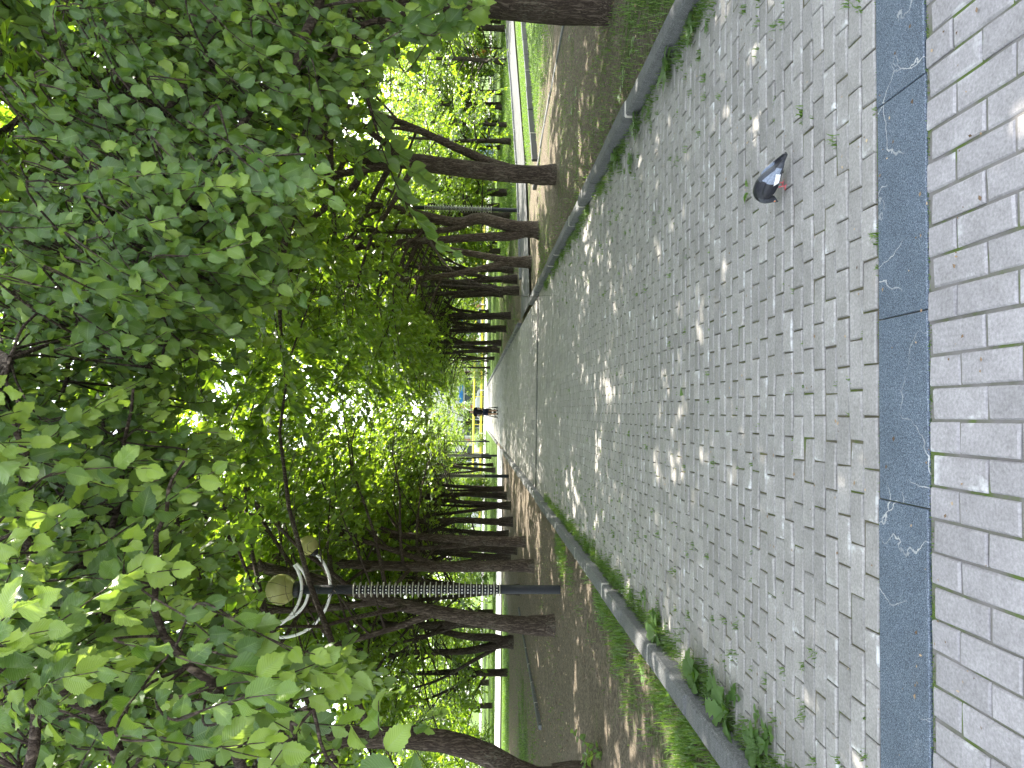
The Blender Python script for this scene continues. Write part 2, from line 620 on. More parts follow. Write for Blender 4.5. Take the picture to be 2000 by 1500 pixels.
def pavers(name, x0, x1, y0, y1, lx, ly, along_x, mat, rng, gap=.006, jit=.0022, zb=-.010, bed='joint'):
    """individual paving bricks, running bond, over a joint bed"""
    rows, V, L = [], [], []
    a0, a1, b0, b1 = (y0, y1, x0, x1) if along_x else (x0, x1, y0, y1)
    wid, ln = (ly, lx)
    k = 0
    b = a0
    Q = []
    while b < a1 - .01:
        off = (-ln * .5 if k % 2 else 0.0) + rng.normal(0, .004)
        s = b0 + off
        e_row = min(b + wid, a1)
        while s < b1 - .005:
            s0, s1 = max(s, b0), min(s + ln, b1)
            if s1 - s0 > .03:
                Q.append((s0, s1, b, e_row))
            s += ln
        b += wid
        k += 1
    Q = np.array(Q)
    n = len(Q)
    g = gap / 2 + np.abs(rng.normal(0, .0012, (n, 4)))
    s0, s1 = Q[:, 0] + g[:, 0] * .9, Q[:, 1] - g[:, 1] * .9
    t0, t1 = Q[:, 2] + g[:, 2] * 1.1, Q[:, 3] - g[:, 3] * 1.1
    h = rng.normal(0, jit, n)
    tx, ty = rng.normal(0, jit * .8, n), rng.normal(0, jit * .6, n)
    bev = .006
    def ring(ins, z):
        S = np.stack([s0 + ins, s1 - ins, s1 - ins, s0 + ins], 1)
        T = np.stack([t0 + ins, t0 + ins, t1 - ins, t1 - ins], 1)
        sg = np.array([-1, 1, 1, -1])
        tg = np.array([-1, -1, 1, 1])
        Z = z + h[:, None] + tx[:, None] * sg + ty[:, None] * tg
        S = S + rng.normal(0, .0012, S.shape)
        T = T + rng.normal(0, .0010, T.shape)
        return np.stack([S, T, Z], -1) if along_x else np.stack([T, S, Z], -1)
    R0, R1, R2 = ring(0, -.03), ring(0, -bev), ring(bev, 0)
    V = np.concatenate([R0, R1, R2], 1).reshape(-1, 3)
    f = [(0, 1, 5, 4), (1, 2, 6, 5), (2, 3, 7, 6), (3, 0, 4, 7), (4, 5, 9, 8), (5, 6, 10, 9), (6, 7, 11, 10), (7, 4, 8, 11), (8, 9, 10, 11)]
    if not along_x:
        f = [q[::-1] for q in f]
    F = (np.arange(n)[:, None, None] * 12 + np.array(f)[None]).reshape(-1, 4)
    c = np.array([[0, 0], [1, 0], [1, 1], [0, 1]] * 3, float)
    lf = np.zeros((n, 12, 3))
    lf[:, :, :2] = c
    lf[:, :, 2] = np.clip(rng.normal(.5, .22, n), 0, 1)[:, None]
    mb = MB()
    mb.add(V, F, lf.reshape(-1, 3))
    mb.add([(x0, y0, zb), (x1, y0, zb), (x1, y1, zb), (x0, y1, zb)], [(0, 1, 2, 3)], mi=1)
    return tag(mb.build(name, [mat, M[bed]]), kind='structure')


pavers("path", -1.80, 2.80, 2.565, 16.60, .20, .10, True, M['paver'], np.random.default_rng(1))
pavers("path", -1.80, 2.80, 16.90, 82.0, .20, .10, True, M['paver'], np.random.default_rng(2), .020, .003, -.016)
pavers("pavement", -6.0, 6.0, -9.0, 2.268, .25, .107, False, M['paver2'], np.random.default_rng(3), .007, .0013, -.0075, 'sand')

# granite slab strip across the path
mb = MB()
rg = np.random.default_rng(4)
xx = -6.2
for i, w in enumerate([.86, .8, .8, .8, .8, .8, 1.04, .66, .8, .8, .8, .8, .8, .8, .8]):
    o = rg.normal(0, .004)
    box(mb, (xx + w / 2, 2.417 + o, -.034), (w - .004, .284, .07), 0, .004, rnd=rg.random())
    xx += w
mb.add([(-6.2, 2.26, -.012), (6.2, 2.26, -.012), (6.2, 2.58, -.012), (-6.2, 2.58, -.012)], [(0, 1, 2, 3)], mi=1)
tag(mb.build("granite_strip", [M['granite'], M['joint']]), kind='structure')

# slotted drain channel across the path
mb = MB()
for i in range(92):
    box(mb, (-1.77 + i * .05, 16.75, -.012), (.03, .26, .02), rnd=.5)
box(mb, (.5, 16.63, -.010), (4.6, .035, .03))
box(mb, (.5, 16.87, -.010), (4.6, .035, .03))
mb.add([(-1.8, 16.6, -.03), (2.8, 16.6, -.03), (2.8, 16.9, -.03), (-1.8, 16.9, -.03)], [(0, 1, 2, 3)])
tag(mb.build("drain_channel", M['iron']), kind='structure')


def kerb(name, pts, w=.15, h=.12, stone=.98, seed=0, low=-.05):
    """kerb stones laid end to end along a polyline; its outer top edge follows pts"""
    rg = np.random.default_rng(seed)
    mb = MB()
    for (ax, ay), (bx, by) in zip(pts[:-1], pts[1:]):
        L = math.hypot(bx - ax, by - ay)
        n = max(1, round(L / stone))
        rz = math.atan2(by - ay, bx - ax)
        for i in range(n):
            t = (i + .5) / n
            dz = rg.normal(0, .006)
            c = (ax + (bx - ax) * t + rg.normal(0, .006), ay + (by - ay) * t + rg.normal(0, .004), (h + low) / 2 + dz)
            box(mb, c, (L / n - .012, w, h - low), rz + rg.normal(0, .004), .016, rnd=rg.random())
            t = i / n
            if i and rg.random() < .6:
                c = (ax + (bx - ax) * t, ay + (by - ay) * t, (h + low) / 2 - .003)
                box(mb, c, (.03, w + .006, h - low), rz, .01, 1)
    return tag(mb.build(name, [M['kerb'], M['mortar']]), kind='structure')


kerb("kerb", [(-1.875, 2.58), (-1.875, 35.3)], seed=11)
kerb("kerb", [(-1.875, 42.8), (-1.875, 82)], seed=12, h=.10)
kerb("kerb", [(2.875, 2.58), (2.875, 18.4)], seed=13)
kerb("kerb", [(2.875, 23.2), (2.875, 82)], seed=14, h=.10)
# old flush kerb lines in the soil
kerb("kerb", [(6.75, 10.6), (5.75, 18.0)], .10, .085, 1.0, 15)
kerb("kerb", [(-6.35, 14.5), (-5.75, 21.0)], .10, .10, 1.0, 16)


def sheet(name, pts, z, mat, kind='structure'):
    mb = MB()
    mb.add([(x, y, z) for x, y in pts], [tuple(range(len(pts)))])
    return tag(mb.build(name, mat), kind=kind)


# side path that leaves to the right, shade put into its colour, and the sunny cross path to the left
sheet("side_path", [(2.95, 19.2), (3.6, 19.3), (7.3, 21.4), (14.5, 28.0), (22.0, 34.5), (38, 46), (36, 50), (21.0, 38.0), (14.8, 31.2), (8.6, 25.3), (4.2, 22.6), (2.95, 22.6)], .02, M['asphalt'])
sheet("side_path", [(-1.95, 35.4), (-45, 29.6), (-45, 37.6), (-1.95, 42.6)], .02, M['road'])
kerb("kerb", [(4.3, 22.75), (8.6, 25.45), (14.7, 31.35), (21, 38.2)], .08, .085, .98, 17)
sheet("road", [(-140, 82.3), (140, 82.3), (140, 98.5), (-140, 98.5)], .03, M['road'])
# dark raised edging along the lawn
kerb("lawn_edging", [(6.35, 17.6), (9.3, 20.0), (12.6, 22.7), (18, 27.0)], .07, .13, 1.2, 18)
bpy.data.objects["lawn_edging"].data.materials[0] = M['iron']

# ------------------------------------------------------------------ trees
LEAF6 = np.array([(0, 0, 0), (-.36, .26, .07), (-.33, .62, .06), (0, 1.0, -.10), (.33, .62, .06), (.36, .26, .07)])
LEAF6_F = np.array([(0, 3, 2, 1), (0, 5, 4, 3)])
LEAF6_UV = np.array([(0, 0), (-1, .26), (-1, .62), (0, 1), (1, .62), (1, .26)])


def fine_leaf(nst=15, curl=.15, fold=.22, wave=.03, ph=0.0, tooth=.07):
    """toothed elm leaf, base at the origin, along +Y, with a short stalk"""
    us = np.array([-1, -.5, 0, .5, 1.0])
    V, UV = [], []
    for i in range(nst):
        v = i / (nst - 1)
        w = .355 * math.sin(math.pi * min(1, v ** .90)) ** .70
        if v > .80:
            w *= 1 - .68 * ((v - .80) / .20)
        if i == nst - 1:
            w = .004
        if i == 0:
            w = .02
        for u in us:
            ww, dy = w, 0.0
            if abs(u) == 1 and 0 < i < nst - 1:
                ww = w * (1 + (tooth if i % 2 else -tooth))
                dy = .022 if i % 2 else -.012
            x = u * ww
            z = abs(u) * w * fold - curl * v * v + wave * math.sin(9 * v + ph + u * 1.3) * abs(u)
            V.append((x, v + dy, z))
            UV.append((u, v))
    F = []
    for i in range(nst - 1):
        for j in range(4):
            a = i * 5 + j
            F.append((a, a + 1, a + 6, a + 5))
    n = len(V)
    V += [(-.012, -.16, .0), (.012, -.16, .0), (.010, .02, .004), (-.010, .02, .004)]
    UV += [(0, 0), (0, 0), (0, 0), (0, 0)]
    F.append((n, n + 1, n + 2, n + 3))
    return np.array(V), np.array(F), np.array(UV)


FINE = [fine_leaf(curl=c, fold=f, ph=p, wave=w) for c, f, p, w in
        [(.10, .38, 0, .03), (.30, .20, 1.5, .05), (.05, .62, 3, .045), (.42, .45, 4.2, .06), (.20, .15, 2.2, .07)]]
MID = [fine_leaf(7, c, f, .02, p, .0) for c, f, p in [(.12, .2, 0), (.28, .15, 2)]]


def put_leaves(mb, pos, axis, nrm, size, rnd, temps=None, wid=1.0, rng=RNG):
    """set one leaf per row: base position, direction of the midrib, face normal, length"""
    pos, axis, nrm = np.asarray(pos), np.asarray(axis), np.asarray(nrm)
    size, rnd = np.asarray(size), np.asarray(rnd)
    ax = axis / (np.linalg.norm(axis, axis=1)[:, None] + 1e-9)
    sd_ = np.cross(ax, nrm)
    sd_ /= np.linalg.norm(sd_, axis=1)[:, None] + 1e-9
    nn = np.cross(sd_, ax)
    temps = temps or [(LEAF6, LEAF6_F, LEAF6_UV)]
    pick = rng.integers(0, len(temps), len(pos))
    for k, (TV, TF, TUV) in enumerate(temps):
        q = np.where(pick == k)[0]
        if not len(q):
            continue
        s = size[q][:, None, None]
        V = pos[q][:, None, :] + s * (TV[None, :, 0, None] * wid * sd_[q][:, None, :] + TV[None, :, 1, None] * ax[q][:, None, :] + TV[None, :, 2, None] * nn[q][:, None, :])
        m = len(TV)
        F = (np.arange(len(q))[:, None, None] * m + TF[None]).reshape(-1, TF.shape[1])
        lf = np.zeros((len(q), m, 3))
        lf[:, :, :2] = TUV[None]
        lf[:, :, 2] = rnd[q][:, None]
        mb.add(V.reshape(-1, 3), F, lf.reshape(-1, 3))


CLEAR = [(505, 1010, 1015, 1262, 11.9)]           # the gap between the boughs in which the nearest lamp stands


def gap_ok(p, o):
    q = p + np.array(o) - np.array([0, 0, CAM_H])
    k = q @ fw
    x = 1000 - FPX * (q @ up) / np.maximum(k, .01)
    y = 750 - FPX * (q @ rt) / np.maximum(k, .01)
    ok = np.ones(len(p), bool)
    for x0, x1, y0, y1, d in CLEAR:
        ok &= ~((k > 0) & (k < d) & (x > x0) & (x < x1) & (y > y0) & (y < y1))
    return ok


class Leaves:
    def __init__(self):
        self.p, self.a, self.n, self.s, self.r = [], [], [], [], []

    def along(self, P, rng, step, size, young=.12, face=None, k0=0):
        """alternate leaves on the twig P"""
        seg = np.linalg.norm(np.diff(P, axis=0), axis=1)
        L = seg.sum()
        n = max(3, int(L / step))
        cum = np.concatenate([[0], np.cumsum(seg)])
        ts = (np.arange(n) + .5 + rng.uniform(-.2, .2, n)) / n * L
        pos = np.stack([np.interp(ts, cum, P[:, i]) for i in range(3)], 1)
        T = np.stack([np.interp(ts, cum, np.gradient(P[:, i])) for i in range(3)], 1)
        T /= np.linalg.norm(T, axis=1)[:, None] + 1e-9
        base = np.array([0, 0, 1.0]) if face is None else face
        nrm = base + rng.normal(0, .38 if face is None else .60, (n, 3))
        sd_ = np.cross(T, nrm)
        sd_ /= np.linalg.norm(sd_, axis=1)[:, None] + 1e-9
        sg = np.where((np.arange(n) + k0) % 2, 1.0, -1.0)[:, None]
        ax = T * rng.uniform(.35, .85, (n, 1)) + sd_ * sg * rng.uniform(.5, 1.0, (n, 1)) + np.array([0, 0, -.35]) + rng.normal(0, .18, (n, 3))
        ax[-1] = T[-1] + rng.normal(0, .15, 3)
        f = ts / L
        s = size * (.72 + .5 * np.sin(np.pi * np.clip(f * .85 + .1, 0, 1))) * rng.uniform(.75, 1.2, n)
        r = np.clip(rng.beta(2.2, 2.6, n) * .8 + young * np.where(f > .66, 2.4, .3) * rng.random(n), 0, 1)
        self.p.append(pos)
        self.a.append(ax)
        self.n.append(nrm)
        self.s.append(s)
        self.r.append(r)

    def count(self):
        return sum(len(x) for x in self.p)

    def build(self, mb, temps=None, rng=RNG, keep=None):
        if not self.p:
            return
        p, a, n, s, r = (np.concatenate(x) for x in (self.p, self.a, self.n, self.s, self.r))
        if keep is not None:
            k = keep(p)
            p, a, n, s, r = p[k], a[k], n[k], s[k], r[k]
        put_leaves(mb, p, a, n, s, r, temps, rng=rng)


def bough(P0, D, L, rng, droop=.25, lift=.0, n=7, wig=.10):
    """a limb from P0 along D that sags towards its end"""
    pts = [np.array(P0, float)]
    d = unit(D)
    for i in range(n - 1):
        t = (i + 1) / (n - 1)
        d = unit(d + rng.normal(0, wig, 3) + np.array([0, 0, lift * (1 - t) - droop * t * .6]))
        pts.append(pts[-1] + d * L / (n - 1))
    return np.array(pts)


def grow(stems, rng, nb=13, t0=.28, reach=2.2, zlo=2.0, droop=.28, twigs=7, leaf=.10, step=.052, twl=.75, young=.12,
         flat=1.0, wood=None, lv=None, bias=None, rscale=1.0, pitch=.35, hscale=1.0, tw0=.38, thin=1.0):
    """side limbs, twigs and leaves on a set of stems [(points, radii)]"""
    wood = wood or MB()
    lv = lv or Leaves()
    for P, r in stems:
        P = np.array(P)
        P[:, 2] = np.where(P[:, 2] > 2.5, 2.5 + (P[:, 2] - 2.5) * hscale, P[:, 2])
        P = smooth_line(P, 18)
        rr = np.interp(np.linspace(0, 1, 18), np.linspace(0, 1, len(r)), r) * thin
        tube(wood, P, rr, 12, .07, rng)
        az = rng.uniform(0, 6.28)
        for b in range(nb):
            t = t0 + (1 - t0) * (b + rng.uniform(0, .8)) / nb
            i = min(16, int(t * 17))
            p0 = P[i] + (P[i + 1] - P[i]) * (t * 17 - i)
            if p0[2] < zlo * .55:
                continue
            az += 2.4 + rng.normal(0, .3)
            d = np.array([math.cos(az), math.sin(az), pitch + rng.normal(0, .2) + .5 * max(0, t - .6)])
            if bias is not None:
                d = d + np.array(bias) * rng.uniform(.2, 1)
            prof = math.sin(math.pi * min(1, .22 + .72 * (t - t0) / (1 - t0))) ** .7
            L = reach * prof * rng.uniform(.75, 1.2) * flat
            B = bough(p0, d, max(.6, L), rng, droop, .05)
            r0 = max(.009, rr[i] * .42) * rscale
            tube(wood, B, np.linspace(r0, .006, len(B)), 6, rng=rng, cap=False)
            Bs = smooth_line(B, 13)
            for k in range(twigs):
                tt = tw0 + (1 - tw0) * (k + rng.uniform(.1, .9)) / twigs
                j = min(11, int(tt * 12))
                q = Bs[j] + (Bs[j + 1] - Bs[j]) * (tt * 12 - j)
                dr = unit(Bs[j + 1] - Bs[j])
                sid = unit(np.cross(dr, [0, 0, 1])) * (1 if k % 2 else -1)
                dd = dr * rng.uniform(.3, .9) + sid * rng.uniform(.4, 1.0) + np.array([0, 0, rng.normal(-.12, .35)])
                Tw = bough(q, dd, twl * rng.uniform(.6, 1.3), rng, droop * 1.6, 0, 5, .12)
                tube(wood, Tw, np.linspace(.0055, .002, 5), 3, cap=False)
                lv.along(Tw, rng, step, leaf, young)
            Te = bough(Bs[-1], Bs[-1] - Bs[-3], twl, rng, droop * 1.5, 0, 5, .1)
            tube(wood, Te, np.linspace(.0055, .002, 5), 3, cap=False)
            lv.along(Te, rng, step, leaf, young)
    return wood, lv


def root_flare(mb, x, y, r, rng, h=.5):
    P = np.array([(x, y, -.15), (x, y, .02), (x, y, .12), (x, y, .28), (x, y, h)])
    tube(mb, P, np.array([1.3, 1.15, 1.06, 1.0, .95]) * r, 16, .10, rng)


def make_tree(name, loc, stems, label, group=None, seed=0, flare=.16, bark='bark', leafmat='leaf', temps=None, cat="tree", rz=0, zleaf=None, **kw):
    rng = np.random.default_rng(seed)
    root = empty(name, loc, rz)
    wood, lv = grow(stems, rng, **kw)
    if flare:
        root_flare(wood, 0, 0, flare, rng)
    cr = MB()
    lv.build(cr, temps, rng, lambda p: gap_ok(p, loc) & ((p[:, 2] > (zleaf or -9) + .5 * np.sin(p[:, 0] * 2.1 + seed) + .35 * np.sin(p[:, 1] * 2.7))))
    print(name, label[:30], 'leaves', lv.count())
    wood.build("trunk", M[bark], root, smooth=True)
    cr.build("crown", M[leafmat], root, smooth=temps is not None)
    tag(root, label, cat, group)
    return root


def st(*rows):
    """stem from rows (x, y, z, radius)"""
    a = np.array(rows, float)
    return (a[:, :3], a[:, 3])


# --- trees beside the path that can be told apart, right-hand row first
AV = dict(nb=26, t0=.30, reach=5.0, twigs=13, leaf=.118, step=.037, twl=1.0, hscale=1.2, zlo=4.2, pitch=.5)
AV2 = dict(AV, reach=4.0, nb=23)
make_tree("elm_tree", (4.75, 7.85, .03), [
    st((0, 0, -.1, .29), (-.02, 0, .8, .27), (.05, .05, 1.8, .255), (.02, .1, 2.8, .23), (-.25, .0, 4.4, .17), (-.55, -.1, 6.4, .10), (-.7, 0, 8.8, .03)),
    st((.03, .05, 1.9, .16), (.5, .2, 3.2, .13), (.9, .3, 5.2, .09), (1.2, .3, 7.8, .03)),
    st((-.02, .0, 2.3, .12), (-.6, -.3, 3.6, .10), (-1.2, -.7, 5.2, .07), (-1.6, -.9, 7.0, .02))],
    "thickest elm trunk at the right-hand grass edge, lichen on its bark, close by the kerb", seed=21, flare=.29, bias=(-.75, 0, .1), zleaf=2.9, **AV)
make_tree("elm_tree", (4.35, 12.8, .02), [
    st((0, 0, -.1, .17), (0, 0, .6, .162), (.02, 0, 1.2, .155), (.12, 0, 2.2, .15), (.25, .05, 3.3, .135), (.35, .1, 5, .10), (.3, .1, 7, .06), (.4, 0, 9, .02)),
    st((.06, 0, .75, .10), (.2, .05, 1.2, .085), (.5, .1, 1.9, .075), (.95, .1, 2.9, .06), (1.3, 0, 4.2, .045), (1.7, 0, 6.2, .015)),
    st((.1, 0, 2.9, .07), (-.3, -.2, 4.2, .06), (-.8, -.3, 5.8, .04), (-1.0, -.3, 7.4, .015))],
    "furrowed elm on the right with a thinner stem branching off low towards the lawn", seed=22, flare=.175, bias=(-.75, 0, .1), zleaf=2.9, **AV)
make_tree("elm_tree", (4.28, 16.45, .02), [
    st((0, 0, -.1, .20), (.02, 0, .35, .17), (.12, 0, .9, .14), (.24, 0, 1.4, .13), (.12, .02, 1.9, .12), (.25, .05, 2.6, .11), (.5, 0, 3.8, .085), (.6, .1, 6, .05), (.7, .1, 8.6, .015)),
    st((-.02, 0, .2, .12), (-.16, 0, .7, .11), (-.2, 0, 1.3, .10), (-.3, -.03, 2.2, .09), (-.45, -.1, 3.4, .075), (-.9, -.2, 5.4, .045), (-1.2, -.2, 7.6, .015)),
    st((.2, 0, 1.5, .08), (-.05, 0, 2.1, .075), (-.1, .1, 3.2, .06), (.0, .3, 5, .04), (.1, .4, 7, .012))],
    "crooked elm on the right with two curved stems and a hollow dark base", seed=23, flare=.19, bias=(-.75, 0, .1), zleaf=2.9, **AV2)
make_tree("elm_tree", (4.15, 19.45, 0), [
    st((0, 0, -.1, .15), (0, 0, .5, .14), (.1, 0, 1.0, .10), (.3, .05, 2.2, .085), (.55, .1, 4, .06), (.7, .2, 6.5, .035), (.8, .2, 8.8, .012)),
    st((0, 0, .6, .10), (-.2, 0, 1.3, .09), (-.45, -.05, 2.4, .075), (-.7, -.1, 4, .055), (-1.1, -.1, 6.5, .03), (-1.3, -.1, 8.2, .012))],
    "V-forked elm on the right standing just before the side path opening", seed=24, flare=.15, bias=(-.75, 0, .1), zleaf=2.9, **AV2)

# --- left-hand row
make_tree("elm_tree", (-4.1, 8.1, .05), [
    st((-.05, 0, -.15, .17), (-.03, 0, .3, .155), (.0, 0, .75, .145), (.28, .05, 1.3, .125), (.42, .08, 1.9, .118), (.45, .1, 2.8, .105), (.6, .1, 4.2, .08), (.9, .1, 6.2, .05), (1.1, .1, 8.6, .02)),
    st((-.02, 0, .55, .10), (-.18, .1, 1.0, .095), (-.3, .2, 1.7, .09), (-.4, .3, 3.0, .075), (-.6, .5, 5.4, .06), (-.7, .5, 8, .02))],
    "leaning elm with a broken scar at the bend of its trunk, left of the path", seed=31, flare=.16, bias=(.75, 0, .1), zleaf=3.9, **AV)
make_tree("elm_tree", (-3.74, 12.6, .05), [
    st((0, 0, -.1, .18), (0, 0, .4, .155), (.06, 0, 1.0, .135), (.2, .05, 1.9, .12), (.38, .1, 2.8, .108), (.75, .2, 3.9, .095), (1.1, .2, 5.2, .085), (1.5, .3, 7, .05), (1.7, .3, 8.8, .015)),
    st((.22, .05, 2.0, .06), (-.1, 0, 2.9, .055), (-.5, -.1, 4.2, .045), (-.9, -.2, 6.2, .02)),
    st((.4, .1, 2.9, .07), (.2, .3, 4.0, .06), (.1, .5, 5.8, .04), (0, .6, 7.6, .012))],
    "pale-barked elm leaning right, directly behind the nearest lamp post", seed=32, flare=.165, bias=(.75, 0, .1), zleaf=3.9, **AV2)
make_tree("elm_tree", (-3.54, 16.5, .05), [
    st((0, 0, -.1, .15), (0, 0, .6, .135), (-.02, 0, 1.5, .125), (-.02, 0, 2.8, .11), (.05, 0, 4.2, .10), (.2, .1, 6.4, .06), (.25, .1, 8.9, .015)),
    st((0, 0, 2.2, .07), (.4, .1, 3.3, .06), (.9, .1, 4.8, .045), (1.3, .1, 6.6, .015))],
    "straight elm trunk on the left just right of the nearest lamp post", seed=33, flare=.142, bias=(.75, 0, .1), zleaf=3.9, **AV2)
make_tree("elm_tree", (-3.46, 19.1, .05), [
    st((0, 0, -.1, .15), (0, 0, .6, .13), (.02, 0, 1.2, .12), (.1, 0, 2.4, .10), (.2, 0, 4, .08), (.3, 0, 6.2, .045), (.4, 0, 8.8, .012)),
    st((0, 0, 1.0, .08), (-.15, .1, 2, .07), (-.25, .2, 3.6, .055), (-.4, .2, 6, .03), (-.4, .2, 7.8, .01))],
    "elm on the left forking above head height, next beyond the straight one", seed=34, flare=.14, bias=(.75, 0, .1), zleaf=3.9, **AV2)
make_tree("elm_tree", (-7.62, 23.8, .05), [
    st((0, 0, -.1, .22), (.02, 0, .3, .18), (.16, 0, .7, .13), (.2, 0, 1.6, .11), (.5, .1, 3, .08), (.9, .1, 5.2, .05), (1.2, .1, 7.4, .015)),
    st((0, 0, .2, .15), (-.14, 0, .8, .13), (-.3, 0, 1.8, .11), (-.35, .1, 3.2, .09), (-.7, .1, 5.5, .05), (-.9, .1, 7.8, .015)),
    st((-.2, 0, .6, .07), (-.6, -.1, 1.4, .06), (-1.2, -.2, 2.6, .04), (-1.7, -.2, 4.2, .015))],
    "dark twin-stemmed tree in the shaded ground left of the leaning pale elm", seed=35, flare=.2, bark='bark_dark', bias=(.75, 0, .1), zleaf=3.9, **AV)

# --- the kinds that repeat along the rows and beyond
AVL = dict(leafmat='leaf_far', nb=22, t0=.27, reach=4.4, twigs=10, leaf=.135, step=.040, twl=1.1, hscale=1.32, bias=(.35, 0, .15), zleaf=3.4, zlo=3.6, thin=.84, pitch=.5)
KA = lambda seed, dx: [
    st((0, 0, -.15, .16), (0, 0, .6, .145), (dx * .1, 0, 1.3, .125), (dx * .3, .05, 2.6, .10), (dx * .6, .1, 4.4, .07), (dx * .8, .1, 6.6, .04), (dx, .1, 8.9, .012)),
    st((0, 0, .9, .09), (-.15, .05, 1.7, .08), (-.35, .1, 3.2, .065), (-.6, .2, 5.4, .04), (-.8, .2, 7.6, .012))]
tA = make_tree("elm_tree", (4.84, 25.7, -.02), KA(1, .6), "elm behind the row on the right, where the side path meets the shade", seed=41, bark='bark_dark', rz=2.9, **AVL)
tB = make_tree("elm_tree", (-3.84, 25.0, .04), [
    st((0, 0, -.15, .16), (0, 0, .8, .14), (.05, 0, 1.8, .13), (.0, 0, 3.2, .11), (.15, .1, 5.2, .07), (.2, .1, 7.4, .035), (.2, .1, 9.3, .01)),
    st((0, 0, 2.0, .06), (-.5, .1, 3.2, .05), (-.9, .1, 5, .03), (-1.1, .1, 6.5, .01))],
    "single-stemmed elm in the left row, midway between the first two lamp posts", seed=42, bark='bark_dark', **AVL)
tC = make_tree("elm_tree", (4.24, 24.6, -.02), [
    st((0, 0, -.15, .17), (.03, 0, .5, .15), (.1, 0, 1.4, .11), (.2, 0, 2.8, .09), (.5, 0, 5, .055), (.6, 0, 8.2, .015)),
    st((0, 0, .3, .11), (-.12, 0, 1.1, .10), (-.3, 0, 2.4, .08), (-.6, 0, 4.6, .05), (-.9, 0, 7.8, .012)),
    st((0, 0, .6, .08), (0, .2, 1.8, .07), (.1, .5, 3.6, .05), (.1, .7, 6.4, .012))],
    "three-stemmed elm on the right at the far corner of the side path", seed=43, bark='bark_dark', rz=3.4, **AVL)

LIN = dict(nb=19, t0=.14, reach=3.6, twigs=9, leaf=.15, step=.06, twl=1.0, droop=.22, zlo=1.6)
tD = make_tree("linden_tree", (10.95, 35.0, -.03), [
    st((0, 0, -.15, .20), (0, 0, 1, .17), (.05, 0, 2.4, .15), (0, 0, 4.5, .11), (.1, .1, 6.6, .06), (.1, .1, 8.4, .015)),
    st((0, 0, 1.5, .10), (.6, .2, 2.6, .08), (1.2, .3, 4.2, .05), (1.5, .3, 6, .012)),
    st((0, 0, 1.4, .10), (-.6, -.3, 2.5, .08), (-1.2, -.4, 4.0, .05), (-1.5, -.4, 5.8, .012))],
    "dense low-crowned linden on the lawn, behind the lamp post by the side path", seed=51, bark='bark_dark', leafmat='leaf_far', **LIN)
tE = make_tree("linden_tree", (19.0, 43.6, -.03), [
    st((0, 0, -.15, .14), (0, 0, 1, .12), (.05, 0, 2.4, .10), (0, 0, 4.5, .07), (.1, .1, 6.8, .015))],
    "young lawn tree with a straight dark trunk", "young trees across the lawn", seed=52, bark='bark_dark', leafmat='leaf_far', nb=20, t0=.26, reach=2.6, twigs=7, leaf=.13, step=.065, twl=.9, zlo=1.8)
SHR = dict(nb=12, t0=.05, reach=1.5, twigs=6, leaf=.11, step=.06, twl=.7, droop=.15, zlo=.1, pitch=.7)
tF = make_tree("shrub", (17.5, 52.0, -.03), [
    st((0, 0, -.1, .05), (.1, 0, .8, .035), (.3, .1, 2.2, .01)), st((0, 0, -.1, .05), (-.3, .1, .8, .035), (-.7, .2, 2.0, .01)),
    st((.1, 0, -.1, .05), (.2, -.3, .7, .035), (.5, -.7, 1.8, .01)), st((0, 0, -.1, .05), (-.1, .3, .8, .035), (-.3, .8, 2.1, .01))],
    "rounded green shrub at the far side of the lawn", "shrubs across the lawn", seed=53, flare=0, bark='bark_dark', leafmat='leaf_far', cat="shrub", **SHR)


def again(src, x, y, rz, sc, label, group=None, z=-.03):
    o = copy_tree(src)
    o.location = (x, y, z)
    o.rotation_euler = (0, 0, rz)
    o.scale = (sc, sc, sc * random.uniform(.94, 1.06))
    o["label"] = label
    if group:
        o["group"] = group
    elif "group" in o:
        del o["group"]
    return o


ROWR = "elms of the right row far down the path"
def face(x, rz):
    return (math.pi if x > 0 else 0.0) + (rz % 1.4 - .7)


for src, x, y, rz, sc, lab in [
    (tB, 4.1, 30.0, 2.0, .95, "slim straight elm of the right row, next past the side path corner"),
    (tA, 3.99, 33.9, 1.1, 1.0, "elm of the right row leaning over, second past the side path corner"),
    (tC, 4.93, 36.5, 3.4, 1.0, "elm set back from the right row, beyond the leaning one"),
    (tB, 3.88, 39.8, 4.4, 1.1, "elm of the right row nearly level with the walker, on the right"),
]:
    again(src, x, y, face(x, rz), sc, lab)
for src, x, y, rz, sc in [(tC, 3.7, 42.5, .4, .95), (tB, 4.3, 47.5, 5.0, .9), (tB, 4.0, 53, 2.8, .85), (tA, 4.4, 58.5, 1.7, .8),
                          (tB, 4.2, 67.5, 3.9, .75), (tA, 5.3, 74, 2.2, .75)]:
    again(src, x, y, face(x, rz), sc, "dark elm trunk in the right row, past the walker", ROWR)
for src, x, y, rz, sc, lab in [
    (tA, -5.45, 26.85, 2.6, 1.1, "very dark thick trunk set back left of the row, behind the straight elm"),
    (tC, -3.62, 27.6, 1.0, .9, "many-stemmed elm of the left row, just in front of the second lamp post"),
    (tB, -3.68, 31.4, 5.2, 1.0, "elm of the left row just past the second lamp post"),
    (tC, -3.72, 34.2, 3.9, 1.0, "last elm of the left row before the cross path"),
    (tA, -3.83, 47.0, 4.7, 1.05, "first elm of the left row past the third lamp post"),
]:
    again(src, x, y, face(x, rz), sc, lab, z=.02)
